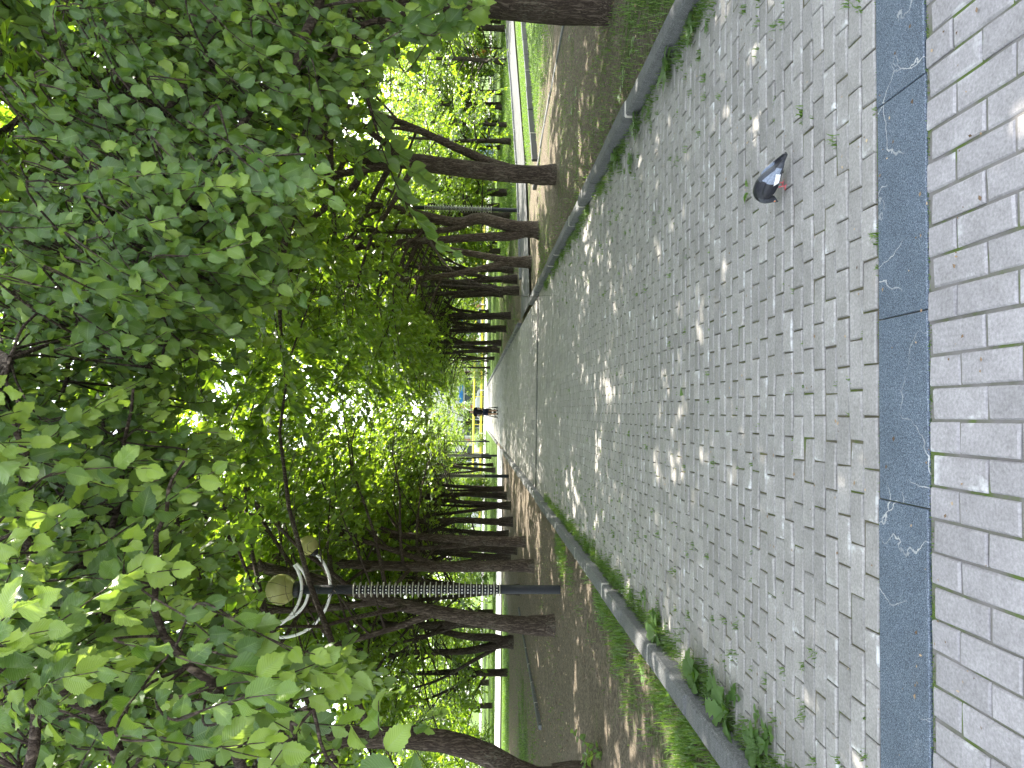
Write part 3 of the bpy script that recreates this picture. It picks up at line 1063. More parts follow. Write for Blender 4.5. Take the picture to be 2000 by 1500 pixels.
for src, x, y, rz, sc in [(tB, -3.9, 52.5, .7, .85), (tA, -3.7, 58, 2.9, .85), (tB, -4.0, 66.5, 1.9, .75), (tA, -4.6, 76, 3.0, .75)]:
    again(src, x, y, face(x, rz), sc, "dark elm trunk in the left row, past the third lamp post", "elms of the left row far down the path")
for src, x, y, rz, sc in [(tC, -5.2, 21.0, .3, .9), (tB, -4.3, 22.3, 2.1, .85), (tA, -5.0, 29.2, 1.0, .95), (tC, -6.2, 33.0, .5, 1.0), (tB, -5.4, 18.2, 1.9, .9)]:
    again(src, x, y, face(x, rz), sc, "slender dark stem crowding the left row behind the lamp posts", "thin stems crowding the left row", .02)
for src, x, y, rz, sc in [(tB, 5.7, 28.2, .3, .95), (tC, 5.4, 31.6, 1.1, .95), (tA, 6.4, 38.5, .6, 1.0), (tB, 5.3, 44.6, .9, .95), (tC, 5.8, 50.5, .1, 1.0)]:
    again(src, x, y, face(x, rz), sc, "slender dark stem set back from the right row", "thin stems behind the right row")
for x, y, rz, sc in [(9.6, 9.6, .4, 1.1), (11.2, 14.6, 2.4, 1.15), (14.6, 20.2, 4.2, 1.05), (8.4, 4.6, 1.4, 1.0)]:
    again(tC, x, y, rz, sc, "elm at the lawn's edge beyond the thickest trunk, only its crown showing", "elms along the lawn edge", .02)
# crowns beside and behind the left row
for src, x, y, rz, sc in [(tC, -8.6, 14.2, 2.2, 1.05), (tD, -10.2, 28.2, .5, .8), (tC, -12.6, 20.6, 3.2, 1.0), (tD, -15.5, 26.5, 5.1, .85), (tA, -17.0, 16.0, 1.3, 1.0)]:
    again(src, x, y, rz, sc, "tree standing in the bare ground left of the path row", "trees behind the left row", .04)
for src, x, y, rz, sc in [(tD, -8.0, 47, 1.2, 1.0), (tD, -12.8, 46.0, 2.9, .9), (tD, -18.5, 45.5, 4.2, .95), (tE, -10.5, 51, .6, 1.1), (tD, -24, 46.5, .2, 1.0), (tE, -15.4, 52, .6, 1.2),
                          (tD, -31, 48, 3.3, 1.1), (tD, -7.5, 57, 5.3, 1.0), (tD, -21, 56, 5.3, 1.15)]:
    again(src, x, y, rz, sc, "sunlit linden beyond the cross path on the left", "lindens beyond the cross path")
# lawn trees on the right
for src, x, y, rz, sc in [(tE, 20.4, 44.6, 1.1, 1.0), (tE, 17.4, 46.1, 2.9, .9), (tE, 14.9, 36.3, 4.1, .85), (tE, 13.6, 46.4, .3, 1.05), (tE, 18.9, 37.6, 5.5, 1.1), (tE, 22.6, 41.0, 3.5, 1.1),
                          (tE, 12.3, 31.8, 2.2, .9), (tE, 24.8, 37.5, 2.2, 1.0), (tE, 21.5, 36.8, 1.4, .95), (tE, 9.8, 43.0, 2.0, 1.1), (tE, 8.8, 50.0, 1.0, 1.15)]:
    again(src, x, y, rz, sc, "young lawn tree with a straight dark trunk", "young trees across the lawn")
for src, x, y, rz, sc in [(tD, 12.6, 40.5, 1.5, .95), (tD, 8.8, 31.5, 4.6, .8), (tD, 21.5, 52, .8, 1.1), (tD, 13.0, 56, 3.0, 1.1), (tD, 27, 48, 2.1, 1.1), (tD, 8.0, 60, 5.0, 1.0), (tD, 30, 38, 5.0, 1.05),
                          (tD, 16.2, 47.5, 1.0, .9), (tD, 20.2, 46.0, 4.0, .95), (tD, 24.5, 44.5, 2.0, 1.0), (tD, 33, 57, 1.3, 1.2), (tD, 18.5, 64, 3.7, 1.1), (tD, 8.6, 70, .9, 1.0)]:
    again(src, x, y, rz, sc, "leafy linden across the lawn", "lindens across the lawn")
for x, y, rz, sc in [(20.6, 50, 1.0, .9), (12.5, 52, 2.0, 1.0), (24, 47, 3.0, 1.0), (9.8, 55, 4.0, 1.0)]:
    again(tF, x, y, rz, sc, "rounded green shrub at the far side of the lawn", "shrubs across the lawn")
for x, y, rz, sc in [(-9.5, 44.6, 1.0, .8), (-14, 44.2, 2.2, .7), (-20, 43.5, 3.1, .8), (-26, 42.5, .2, .9), (-7, 66, 2.5, 1.2), (-5.6, 50, 1.1, .9)]:
    again(tF, x, y, rz, sc, "bright green shrub beyond the cross path on the left", "shrubs beyond the cross path")
for x, y, rz, sc in [(4.2, 77.5, 1.0, .75), (-3.2, 80, 2.2, .6), (6.5, 79, 3.1, .9)]:
    again(tF, x, y, rz, sc, "green shrub near the road end of the path", "shrubs near the road")
# trees that close the view near and beyond the road
k = 0
for x, y in [(-46, 60), (-38, 70), (-30, 66), (-23, 74), (-15, 72), (-9, 78), (11, 78), (17, 75), (25, 72), (34, 70), (43, 62), (52, 72), (-55, 74), (46, 48), (-42, 50), (60, 54)]:
    k += 1
    again(tD, x, y, k * 1.3, 1.25 + .1 * (k % 4) + (.45 if x > 14 else 0), "tall leafy tree in the belt before the road", "trees in the belt before the road")
for x, y in [(-1.6, 110), (6, 111)]:
    k += 1
    again(tD, x, y, k * 1.3, 1.1, "sunlit tree spreading over the far end of the path", "trees over the far end of the path")

# ------------------------------------------------------------------ the two big elms beside the camera whose boughs hang over the path
def overhang(name, loc, stems, limbs, masses, label, seed, flare, gen, clear):
    """limbs: polylines through the hanging foliage; masses: (polygon in the picture, near, far, sprays, droop dir, leaf size)"""
    rng = np.random.default_rng(seed)
    root = empty(name, loc)
    o = np.array(loc, float)
    wood, lv = MB(), Leaves()
    grow(stems, rng, wood=wood, lv=lv, **gen)
    root_flare(wood, 0, 0, flare, rng)
    # keep the sight line under the boughs open: only leaves above it, away from the camera, stay
    LP = []
    for P, r0, r1 in limbs:
        P = smooth_line(np.array(P) - o, 26)
        P[1:-1] += rng.normal(0, .012, P[1:-1].shape)
        tube(wood, P, np.linspace(r0, r1, 26), 7, .05, rng, cap=False)
        LP.append(P)
    LPa = np.concatenate([p[4:] for p in LP])
    near = Leaves()
    for poly, d0, d1, n, dr, ls in masses:
        poly = np.array(poly, float)
        lo, hi = poly.min(0), poly.max(0)
        got = 0
        while got < n:
            q = rng.uniform(lo, hi)
            ins = False
            j = len(poly) - 1
            for i in range(len(poly)):
                if (poly[i][1] > q[1]) != (poly[j][1] > q[1]) and q[0] < (poly[j][0] - poly[i][0]) * (q[1] - poly[i][1]) / (poly[j][1] - poly[i][1]) + poly[i][0]:
                    ins = not ins
                j = i
            if not ins:
                continue
            got += 1
            tip = pt(q[0], q[1], rng.uniform(d0, d1)) - o
            d = unit(np.array(dr) + rng.normal(0, .33, 3))
            L = rng.uniform(.35, .7)
            base = tip - d * L
            T = bough(base, d, L, rng, .45, .15, 8, .09)
            # the shoot springs from the nearest limb, by a thin side branch
            k = np.argmin(((LPa - base) ** 2).sum(1) + 2.0 * np.maximum(0, base[2] - LPa[:, 2] - .1) ** 2)
            b0 = LPa[k]
            gap = np.linalg.norm(base - b0)
            if gap > .05:
                midp = (b0 + base) / 2 + np.array([0, 0, .10 * gap]) + rng.normal(0, .04 * gap, 3)
                Q = smooth_line([b0, midp, base, T[2]], 12)
                tube(wood, Q, np.linspace(min(.012, .004 + .004 * gap), .0032, 12), 5, cap=False)
                if gap > .35:
                    near.along(Q[4:9], rng, .085, ls * .85, .1, face=np.array([0, -.55, .75]))
            tube(wood, T, np.linspace(.0034, .0014, 8), 5, cap=False)
            near.along(T, rng, .050, ls, .28 if d0 > 2.6 else .75, face=np.array([0, -.62, .62]))
    cr = MB()
    near.build(cr, FINE, rng, lambda p: gap_ok(p, o))
    lv.build(cr, MID, rng, keep=lambda p: clear(p) & gap_ok(p, o))
    print(name, 'near', near.count(), 'top', lv.count())
    wood.build("trunk", M['bark'], root, smooth=True)
    cr.build("crown", M['leaf_near'], root, smooth=True)
    tag(root, label, "tree")
    return root


def inview(p, o, lim):
    """which points stand inside the picture's pyramid nearer than lim"""
    q = p + np.array(o) - np.array([0, 0, CAM_H])
    k = q @ fw
    x = 1000 - FPX * (q @ up) / np.maximum(k, .01)
    y = 750 - FPX * (q @ rt) / np.maximum(k, .01)
    return (k > 0) & (k < lim) & (x > -250) & (x < 2200) & (y > -250) & (y < 1750)


GEN0 = dict(nb=20, t0=.30, reach=3.8, twigs=11, leaf=.115, step=.042, twl=.9, zlo=3.2, hscale=1.1)
RO = (4.7, 3.4, .03)
overhang("elm_tree", RO, [
    st((0, 0, -.15, .24), (0, 0, 1, .21), (0, 0, 2.2, .19), (-.2, .1, 3.6, .16), (-.4, .2, 5.6, .10), (-.5, .3, 8.6, .02)),
    st((0, 0, 2.2, .12), (-.6, .4, 3.4, .10), (-1.2, .9, 5.0, .07), (-1.6, 1.3, 7.2, .015)),
    st((0, 0, 2.4, .10), (-.5, -.6, 3.6, .08), (-1.0, -1.0, 5.0, .05), (-1.3, -1.2, 6.5, .012))],
    [([(4.7, 3.4, 2.3), (3.9, 3.6, 2.9), pt(420, 20, 4.2), pt(250, 330, 4.2), pt(150, 640, 4.0), pt(95, 900, 3.9)], .05, .006),
     ([(4.7, 3.4, 1.9), (3.8, 3.7, 2.3), pt(620, 20, 4.1), pt(470, 250, 4.0), pt(360, 520, 3.8), pt(310, 720, 3.6)], .045, .006),
     ([(4.7, 3.4, 1.7), (3.9, 3.9, 2.0), pt(800, -10, 4.6), pt(690, 60, 4.5), pt(600, 220, 4.3), pt(545, 420, 4.2)], .035, .005),
     ([(4.7, 3.4, 2.6), (3.9, 3.6, 3.3), pt(300, 60, 4.6), pt(160, 250, 4.8), pt(60, 480, 4.8), pt(-20, 760, 4.6)], .05, .006),
     ([(4.7, 3.4, 1.8), (4.2, 4.2, 2.1), pt(860, -30, 5.2), pt(900, 20, 5.0), pt(960, 50, 4.9)], .02, .004)],
    [([(170, 40), (330, 20), (560, 0), (700, 0), (720, 130), (650, 260), (655, 400), (560, 480), (600, 560), (520, 640), (440, 720), (250, 760), (60, 760), (20, 600), (120, 420), (150, 250)], 3.6, 4.7, 380, (-.35, -.35, -.75), .080),
     ([(560, 0), (860, 0), (880, 60), (800, 140), (720, 190), (640, 260)], 4.2, 5.2, 60, (-.2, -.3, -.85), .088),
     ([(880, 0), (1000, 0), (1010, 40), (950, 75), (890, 60)], 3.9, 4.6, 10, (-.05, -.2, -.95), .105),
     ([(300, 350), (640, 300), (660, 420), (610, 540), (520, 650), (300, 760)], 3.0, 3.8, 80, (-.3, -.3, -.85), .080),
     ([(0, 250), (420, 0), (560, 200), (420, 700), (0, 760)], 5.0, 7.0, 120, (-.3, -.2, -.8), .088)],
    "leafy elm at the right whose long boughs hang low across the upper right view", 61, .24, GEN0,
    lambda p: ~inview(p, RO, 4.6) & (p[:, 1] > -.6 - .3 * (p[:, 0] + 2.5)))
LO = (-4.3, 2.9, .05)
overhang("elm_tree", LO, [
    st((0, 0, -.15, .22), (0, 0, 1, .19), (.05, 0, 2.2, .17), (.3, .2, 3.6, .14), (.5, .4, 5.6, .09), (.6, .5, 8.4, .02)),
    st((.05, 0, 2.2, .11), (.7, .5, 3.4, .09), (1.3, .9, 5.2, .06), (1.7, 1.2, 7.0, .015))],
    [([(-4.3, 2.9, 2.1), (-3.2, 2.9, 2.7), pt(430, 1560, 3.4), pt(240, 1380, 3.3), pt(200, 1150, 3.2), pt(230, 960, 3.2), pt(260, 760, 3.1)], .042, .006),
     ([(-4.3, 2.9, 2.2), (-3.2, 2.7, 3.0), pt(250, 1570, 2.9), pt(120, 1350, 2.7), pt(60, 1100, 2.6), pt(40, 900, 2.6), pt(20, 700, 2.8)], .04, .006),
     ([(-4.3, 2.9, 1.8), (-3.0, 2.6, 2.3), pt(470, 1580, 2.6), pt(440, 1400, 2.4), pt(330, 1250, 2.4), pt(300, 1050, 2.5), pt(360, 900, 2.6)], .03, .005),
     ([(-4.3, 2.9, 1.6), (-2.9, 2.4, 1.95), pt(560, 1560, 2.2), pt(560, 1440, 2.1), pt(600, 1380, 2.05)], .018, .004),
     ([(-4.3, 2.9, 2.4), (-2.6, 2.6, 3.2), pt(60, 1480, 2.6), pt(10, 1250, 2.4), pt(-30, 1050, 2.3)], .035, .006)],
    [([(0, 690), (330, 690), (440, 800), (470, 900), (330, 960), (0, 940)], 3.4, 4.8, 90, (.2, -.3, -.8), .075),
     ([(0, 740), (230, 740), (430, 840), (480, 960), (400, 1040), (470, 1160), (520, 1260), (560, 1380), (600, 1500), (0, 1500)], 2.9, 3.9, 270, (.25, -.3, -.8), .075),
     ([(20, 860), (330, 880), (460, 900), (470, 1000), (380, 1060), (470, 1170), (420, 1260), (250, 1330), (0, 1400)], 2.2, 2.9, 62, (.25, -.3, -.85), .080),
     ([(560, 1290), (690, 1300), (715, 1380), (690, 1480), (560, 1500), (480, 1440)], 1.95, 2.35, 19, (.2, -.25, -.9), .080),
     ([(0, 1120), (90, 1150), (70, 1300), (30, 1480), (0, 1480)], 1.7, 2.0, 8, (.2, -.3, -.8), .078),
     ([(-20, 720), (60, 700), (110, 850), (60, 1000), (-20, 1040)], 1.9, 2.3, 14, (.2, -.3, -.8), .080),
     ([(0, 760), (480, 860), (480, 1100), (760, 1300), (900, 1420), (920, 1500), (0, 1500)], 4.2, 6.5, 105, (.2, -.2, -.8), .088)],
    "leafy elm at the left, its drooping sprays of toothed leaves filling the upper left", 62, .22, GEN0,
    lambda p: ~inview(p, LO, 4.0) & (p[:, 1] > -.3 + .3 * (p[:, 0] - 2.5)))

sheet("plaza", [(-60, -40), (60, -40), (60, 2.2), (6.05, 2.2), (6.05, -9.02), (-6.05, -9.02), (-6.05, 2.2), (-60, 2.2)], .0, M['paver2'])

# ------------------------------------------------------------------ lamp posts
def arc_pts(cz, rad, a0, a1, az, yoff, n=26):
    a = np.radians(np.linspace(a0, a1, n))
    x = rad * np.sin(a)
    return np.stack([x * math.cos(az), x * math.sin(az) + yoff, cz - rad * np.cos(a)], 1)


def make_lamp(loc, label, group):
    root = empty("lamp_post", loc)
    mb = MB()
    lathe(mb, [(.07, -.15), (.07, .99), (.062, 1.0), (.062, 3.3), (.07, 3.31), (.07, 3.62), (.073, 3.63), (.073, 3.66), (.07, 3.67), (.07, 4.17), (.0, 4.17)], (0, 0, 0), 20)
    for i in range(26):
        z = 1.0 + i * 2.32 / 25
        k = MB()
        lathe(k, [(.060, z - .006), (.117, z - .006), (.120, z), (.117, z + .006), (.060, z + .006)], (0, 0, 0), 24)
        k.build("ring", M['ring'], root)
    for i in range(25):
        z = 1.0 + (i + .5) * 2.32 / 25
        for j in range(8):
            a = j * math.pi / 4 + .18
            lathe(mb, [(.012, 0), (.010, .006), (.0, .007)], (.0615 * math.cos(a), .0615 * math.sin(a), z), 8, (math.cos(a), math.sin(a), 0), mi=1)
    mb.build("pole", [M['pole'], M['white_metal']], root, smooth=True)
    k = MB()
    lathe(k, [(.05, 4.16), (.12, 4.17), (.125, 4.19), (.125, 4.26), (.10, 4.27), (.0, 4.27)], (0, 0, 0), 20)
    k.build("globe_holder", M['black'], root, smooth=True)
    k = MB()
    ball(k, (0, 0, 4.47), .24, 32, 18)
    k.build("globe", M['globe'], root, smooth=True)
    for cz, rad, a0, a1, az, yo, ge in [(4.46, .76, 47, -104, .0, .03, 1), (4.72, .59, 42, -96, .30, -.082, 0), (4.68, .62, 44, -100, -.28, .085, -1)]:
        P = arc_pts(cz, rad, a0, a1, az, yo)
        k = MB()
        tube(k, P, .024, 10)
        arm = k.build("arm", M['white_metal'], root, smooth=True)
        if ge:
            e, d = (P[0], unit(P[0] - P[1])) if ge > 0 else (P[-1], unit(P[-1] - P[-2]))
            k = MB()
            lathe(k, [(.03, -.02), (.075, .02), (.08, .05), (.0, .05)], e, 16, d)
            k.build("globe_holder", M['black'], arm, smooth=True)
            k = MB()
            ball(k, e + d * .185, .157, 26, 14)
            k.build("globe", M['globe'], arm, smooth=True)
    tag(root, label, "lamp post", group)
    return root


LG = "ringed lamp posts of the park"
lamp = make_lamp((-2.86, 11.56, .03), "navy lamp post with curved white arms, nearest one, in front of the leaning pale elm", LG)
for x, y, z, lab in [(-2.7, 30.0, .0, "second navy lamp post along the left kerb, smaller in the distance"),
                     (-2.73, 44.4, -.02, "third lamp post on the left, just past the cross path"),
                     (-2.75, 66.0, -.02, "farthest lamp post on the left, a thin dark line near the road"),
                     (7.1, 24.7, -.02, "dark ringed lamp post on the right, standing by the curving side path")]:
    c = copy_tree(lamp)
    c.location = (x, y, z)
    c["label"] = lab

# ------------------------------------------------------------------ grass and weeds
def blades(name, regions, mat, seed, label=None):
    """regions: (function giving x,y points, height, width)"""
    rng = np.random.default_rng(seed)
    mb = MB()
    for X, Y, Z, h, w in regions:
        n = len(X)
        H = h * rng.uniform(.45, 1.25, n)
        a = rng.uniform(0, 6.283, n)
        lean = rng.uniform(.15, .85, n)
        d = np.stack([np.cos(a), np.sin(a), np.zeros(n)], 1)
        s = np.stack([-np.sin(a), np.cos(a), np.zeros(n)], 1) * (w * rng.uniform(.6, 1.3, n) / 2)[:, None]
        B = np.stack([X, Y, Z], 1)
        mid = B + d * (lean * H * .35)[:, None] + np.array([0, 0, 1.0]) * (H * .62)[:, None]
        tip = B + d * (lean * H * .95)[:, None] + np.array([0, 0, 1.0]) * (H * (1.02 - .35 * lean))[:, None]
        V = np.stack([B - s, B + s, mid + s * .75, mid - s * .75, tip], 1).reshape(-1, 3)
        i = np.arange(n)[:, None] * 5
        lf = np.zeros((n, 5, 3))
        lf[:, :, 2] = np.clip(rng.normal(.45, .25, n), 0, 1)[:, None]
        mb.add(V, i + np.array([[0, 1, 2, 3]]), lf.reshape(-1, 3))
        mb.I.append((i + np.array([[3, 2, 4]]) + mb.n - len(V), 0))
    return tag(mb.build(name, mat), kind='stuff')


def zg(x, y):
    return np.where((x < -1.95) & (y < 26), .045, np.where((x > 2.95) & (y < 16.4), .035, -.035))


def scatter(n, x0, x1, y0, y1, fn, rng):
    X, Y = rng.uniform(x0, x1, n), rng.uniform(y0, y1, n)
    k = rng.random(n) < fn(X, Y)
    return X[k], Y[k]


def tufts(cs, per, rad, rng):
    """clumps of blades round each centre"""
    X = np.concatenate([c[0] + rng.normal(0, rad, per) for c in cs])
    Y = np.concatenate([c[1] + rng.normal(0, rad, per) for c in cs])
    return X, Y


rg = np.random.default_rng(70)
wobble = lambda x, y: np.clip(.5 + .9 * (np.sin(x * 5.1 + y * 2.3) * np.sin(y * 3.7 - x * 1.9) * .5 + np.sin(x * 1.7 - y * 1.1) * .5), 0, 1)
reg = []
for n, x0, x1, y0, y1, fn, h, w in [
    (26000, 2.97, 5.6, 3.6, 8.2, lambda x, y: np.exp(-((x - 3.9) / .95) ** 2) * np.clip((8.3 - y) / 3.5, .05, 1) * (.35 + .65 * wobble(x, y)), .07, .006),
    (15000, -2.75, -1.97, 2.8, 6.6, lambda x, y: np.clip((x + 2.85) / .6, 0, 1) * (.04 + .9 * wobble(x * 2.5, y * 1.6) ** 2.2), .095, .006),
    (9000, -2.7, -1.97, 6.6, 12, lambda x, y: wobble(x, y) ** 2 * np.clip((x + 2.7) / .5, 0, 1), .08, .008),
    (26000, 3.0, 9.5, 7.5, 16.5, lambda x, y: .28 + .6 * wobble(x, y) ** 3, .045, .008),
    (9000, -8.5, -2.6, 5.5, 17, lambda x, y: .02 + .35 * wobble(x * .8, y * .8) ** 6, .05, .008),
    (26000, -14.5, -6.0, 14, 24, lambda x, y: np.exp(-((x + 9.5) / 2.8) ** 2 - ((y - 18.5) / 3.2) ** 2) * (.3 + .7 * wobble(x, y)), .05, .010),
    (60000, 7.0, 21, 14.5, 30, lambda x, y: ((x - 7.2) * .79 + 14.9 > -99) * np.clip((x - 6.4 - np.clip(17 - y, 0, 3) * .2) / 1.5, 0, 1) * np.clip((y - 13) / 3.5, .1, 1) * (.35 + .65 * wobble(x * .6, y * .6)), .06, .014),
    (60000, 7.5, 30, 26, 48, lambda x, y: .5 + .5 * wobble(x * .5, y * .5), .09, .022),
    (30000, -32, -8.5, 24, 31.5, lambda x, y: np.clip((y - 25.5) / 2, 0, 1) * (.5 + .5 * wobble(x, y)), .09, .02),
    (16000, -36, -4, 41, 48, lambda x, y: .6 + 0 * x, .12, .025),
    (9000, 3.2, 8, 24, 45, lambda x, y: wobble(x, y) ** 2 * .6, .06, .015),
]:
    X, Y = scatter(n, x0, x1, y0, y1, fn, rg)
    side = ((X - 3) * .79 + 20.9 - Y)                                        # keep off the two side paths
    on_r = (Y > 18.6) & (np.abs(Y - (20.9 + (X - 3) * .74)) < 2.1 + .02 * X) & (X > 2.9)
    on_l = (X < -1.9) & (Y > 35.4 + (X + 1.95) * .135 - .1) & (Y < 42.6 + (X + 1.95) * .116 + .1)
    k = ~(on_r | on_l)
    X, Y = X[k], Y[k]
    reg.append((X, Y, zg(X, Y), h, w))
blades("grass", reg, M['grass'], 71)

# tufts and clover in the paving joints, thick along both kerbs
reg = []
cs = []
for i in range(230):
    y = 2.7 + 12 * rg.random() ** 1.4
    cs.append((-1.76 + abs(rg.normal(0, .05)), y))
for i in range(130):
    y = 3.2 + 12 * rg.random() ** 1.3
    cs.append((2.76 - abs(rg.normal(0, .06)), y))
X, Y = tufts(cs, 34, .045, rg)
k = (X > -1.80) & (X < 2.80)
reg.append((X[k], Y[k], np.full(k.sum(), -.008), .075, .006))
cs = []
for i in range(330):                                                       # joint tufts, fading away from the kerbs
    y0 = 2.6 + .1 * rg.integers(0, 105)
    side = rg.random()
    x0 = -1.75 + rg.exponential(.42) if side < .5 else 2.75 - rg.exponential(.55)
    if -1.75 < x0 < 2.75:
        cs.append((x0, 2.565 + .1 * round((y0 - 2.565) / .1)))
X, Y = tufts(cs, 13, .016, rg)
reg.append((X, Y, np.full(len(X), -.006), .035, .006))
cs = [(rg.uniform(-1.7, 2.7), 2.565 + .1 * rg.integers(0, 60)) for i in range(120)]
X, Y = tufts(cs, 6, .008, rg)
reg.append((X, Y, np.full(len(X), -.006), .018, .005))
X = rg.uniform(-2, 2, 1500)
reg.append((X, np.where(rg.random(1500) < .8, 2.262, 2.562) + rg.normal(0, .004, 1500), np.full(1500, -.01), .010, .004))
blades("joint_grass", reg, M['grass'], 72)


def weed_plant(loc, size, n, rng, label, group=None, lobed=True, lift=.55):
    """rosette of broad leaves"""
    o = MB()
    for i in range(n):
        a = 2.4 * i + rng.normal(0, .3)
        L = size * rng.uniform(.6, 1.1)
        el = lift * rng.uniform(.5, 1.5)
        W_ = L * rng.uniform(.20, .30)
        m = 11
        P, F = [], []
        for j in range(m):
            t = j / (m - 1)
            w = W_ * (math.sin(math.pi * min(1, .06 + .94 * t ** 1.35)) ** .8)
            if lobed and j % 2 and 1 < j < m - 1:
                w *= .58
            if t < .22:
                w = min(w, W_ * .12)
            r_ = L * t * math.cos(el * (1 - .75 * t))
            z = L * (math.sin(el) * t - .55 * t * t * math.sin(el) * 1.1) + .01
            for q, zz in ((-w, .18 * w), (0, 0), (w, .18 * w)):
                P.append((r_ * math.cos(a) - q * math.sin(a), r_ * math.sin(a) + q * math.cos(a), z + zz))
            if j:
                b = (j - 1) * 3
                F += [(b, b + 1, b + 4, b + 3), (b + 1, b + 2, b + 5, b + 4)]
        o.add(P, F, rnd=float(np.clip(rng.normal(.5, .25), 0, 1)))
    ob = o.build("weed_plant", M['weed'], smooth=True, loc=loc)
    return tag(ob, label, "weed", group)


rw = np.random.default_rng(73)
WG = "weed plants along the kerbs"
for x, y, s_, n, lob, lab in [
    (-1.70, 3.62, .15, 10, False, "broad-leaved weed at the foot of the left kerb, nearest the granite strip"),
    (-1.69, 4.05, .19, 11, True, "large jagged dandelion leaning over the left kerb, among long grass"),
    (-1.70, 4.62, .17, 12, False, "bushy round-leaved weed where the paving meets the left kerb"),
    (-1.72, 5.6, .18, 12, True, "wide dandelion rosette covering the left kerb, farthest of the large left weeds"),
    (-2.25, 4.35, .16, 9, True, "dandelion in the grass behind the left kerb, its leaves lying flat"),
    (-2.35, 3.55, .17, 10, True, "thistle-leaved rosette in the grass left of the kerb, lowest on that side"),
    (2.70, 5.35, .17, 9, True, "jagged dandelion by the right kerb, close to the picture's top edge"),
    (2.70, 6.45, .16, 9, True, "dandelion with one long pale leaf against the right kerb face"),
    (2.71, 7.35, .15, 10, False, "small bushy weed leaning on the right kerb, near the second right tree"),
    (2.66, 4.75, .14, 5, False, "single broad plantain leaf cluster at the near end of the right kerb"),
]:
    weed_plant((x, y, .0 if -1.8 < x < 2.8 else .05), s_ * 1.08, n + 4, rw, lab, WG, lob, .75)
for i in range(34):
    x, y = (-1.73 + abs(rw.normal(0, .12)), 3.2 + rw.random() * 8) if i % 2 else (2.73 - abs(rw.normal(0, .22)), 4.2 + rw.random() * 8)
    weed_plant((x, y, -.004), rw.uniform(.05, .10), 7, rw, "small weed rosette sprouting from the paving beside the kerb", "small weeds in the paving", i % 3 == 0, .7)
for i in range(16):
    x, y = (rw.uniform(3.1, 6), rw.uniform(6, 12)) if i % 2 else (rw.uniform(-2.7, -2.05), rw.uniform(3, 9))
    weed_plant((x, y, .045), rw.uniform(.08, .13), 7, rw, "low leafy weed growing in the soil behind the kerb", "weeds in the soil", True, .5)

# leafy suckers at the foot of the leaning elm
def sprig(loc, label, seed, n=5, h=.45):
    rng = np.random.default_rng(seed)
    wood, lv = MB(), Leaves()
    for i in range(n):
        a = rng.uniform(0, 6.28)
        B = bough((0, 0, 0), (math.cos(a) * .6, math.sin(a) * .6, 1), h * rng.uniform(.6, 1.2), rng, .5, 0, 7, .1)
        tube(wood, B, np.linspace(.005, .002, 7), 4)
        lv.along(B, rng, .05, .085, .15)
    root = empty("sapling", loc)
    cr = MB()
    lv.build(cr, FINE, rng)
    wood.build("stem", M['twig'], root)
    cr.build("foliage", M['leaf_near'], root, smooth=True)
    tag(root, label, "sapling")


sprig((-3.55, 7.6, .05), "leafy suckers at the foot of the leaning scarred elm", 81)

# fallen leaves, specks of litter
for i, (p, rz, sz, lab) in enumerate([((.14, 4.97, .012), .9, .085, "single green leaf lying on the paving in the middle of the path"),
                                      ((1.22, 3.78, .012), 2.2, .07, "fresh green sprig lying on the paving beside the pigeon"),
                                      ((1.30, 3.80, .014), 3.6, .05, "yellowish torn leaf lying beside the pigeon")]):
    mb = MB()
    d = np.array([[math.cos(rz), math.sin(rz), .05]])
    put_leaves(mb, np.array([[0, 0, 0]]), d, np.array([[.05, .1, 1.0]]), np.array([sz]), np.array([.7 + .1 * i]), [FINE[0]])
    tag(mb.build("fallen_leaf", M['weed'], smooth=True, loc=p), lab, "leaf")
mb = MB()
n = 700
X, Y = rg.uniform(-1.7, 2.7, n), 2.0 + 10 * rg.random(n) ** 1.6
for x, y in zip(X, Y):
    r_ = rg.uniform(.003, .008)
    a = rg.uniform(0, 6.28)
    P = [(x + r_ * math.cos(a + q) * (1.4 if q in (0, 3.14) else .6), y + r_ * math.sin(a + q), .006 + rg.uniform(0, .004)) for q in (0, 1.57, 3.14, 4.71)]
    mb.add(P, [(0, 1, 2, 3)], rnd=rg.random())
n = 2600
X, Y = np.concatenate([rg.uniform(-8, -2.1, n // 2), rg.uniform(3.1, 9, n // 2)]), rg.uniform(5, 17, n)
for x, y in zip(X, Y):
    r_ = rg.uniform(.008, .022)
    a = rg.uniform(0, 6.28)
    z0 = .05 if x < 0 else .042
    P = [(x + r_ * math.cos(a + q), y + r_ * math.sin(a + q) * .5, z0 + rg.uniform(0, .02)) for q in (0, 1.57, 3.14, 4.71)]
    mb.add(P, [(0, 1, 2, 3)], rnd=rg.random())
t = NT("dry_litter")
u_, v_, rn_ = t.lf()
M['litter'] = t.fin(t.ramp(rn_, [(0, (.10, .065, .04)), (.6, (.26, .18, .11)), (1, (.45, .36, .24))]), .9, .2)
tag(mb.build("litter", M['litter']), kind='stuff')

# ------------------------------------------------------------------ pigeon
def remeshed(mb, voxel, it=2):
    o = mb.build("tmp", M['black'])
    md = o.modifiers.new("r", 'REMESH')
    md.mode = 'VOXEL'
    md.voxel_size = voxel
    sm_ = o.modifiers.new("s", 'SMOOTH')
    sm_.iterations = it
    dg = bpy.context.evaluated_depsgraph_get()
    me = o.evaluated_get(dg).to_mesh()
    V = np.zeros(len(me.vertices) * 3)
    me.vertices.foreach_get("co", V)
    F = np.zeros(len(me.polygons) * 4, np.int32)
    me.polygons.foreach_get("vertices", F)
    o.evaluated_get(dg).to_mesh_clear()
    bpy.data.objects.remove(o)
    return V.reshape(-1, 3), F.reshape(-1, 4)


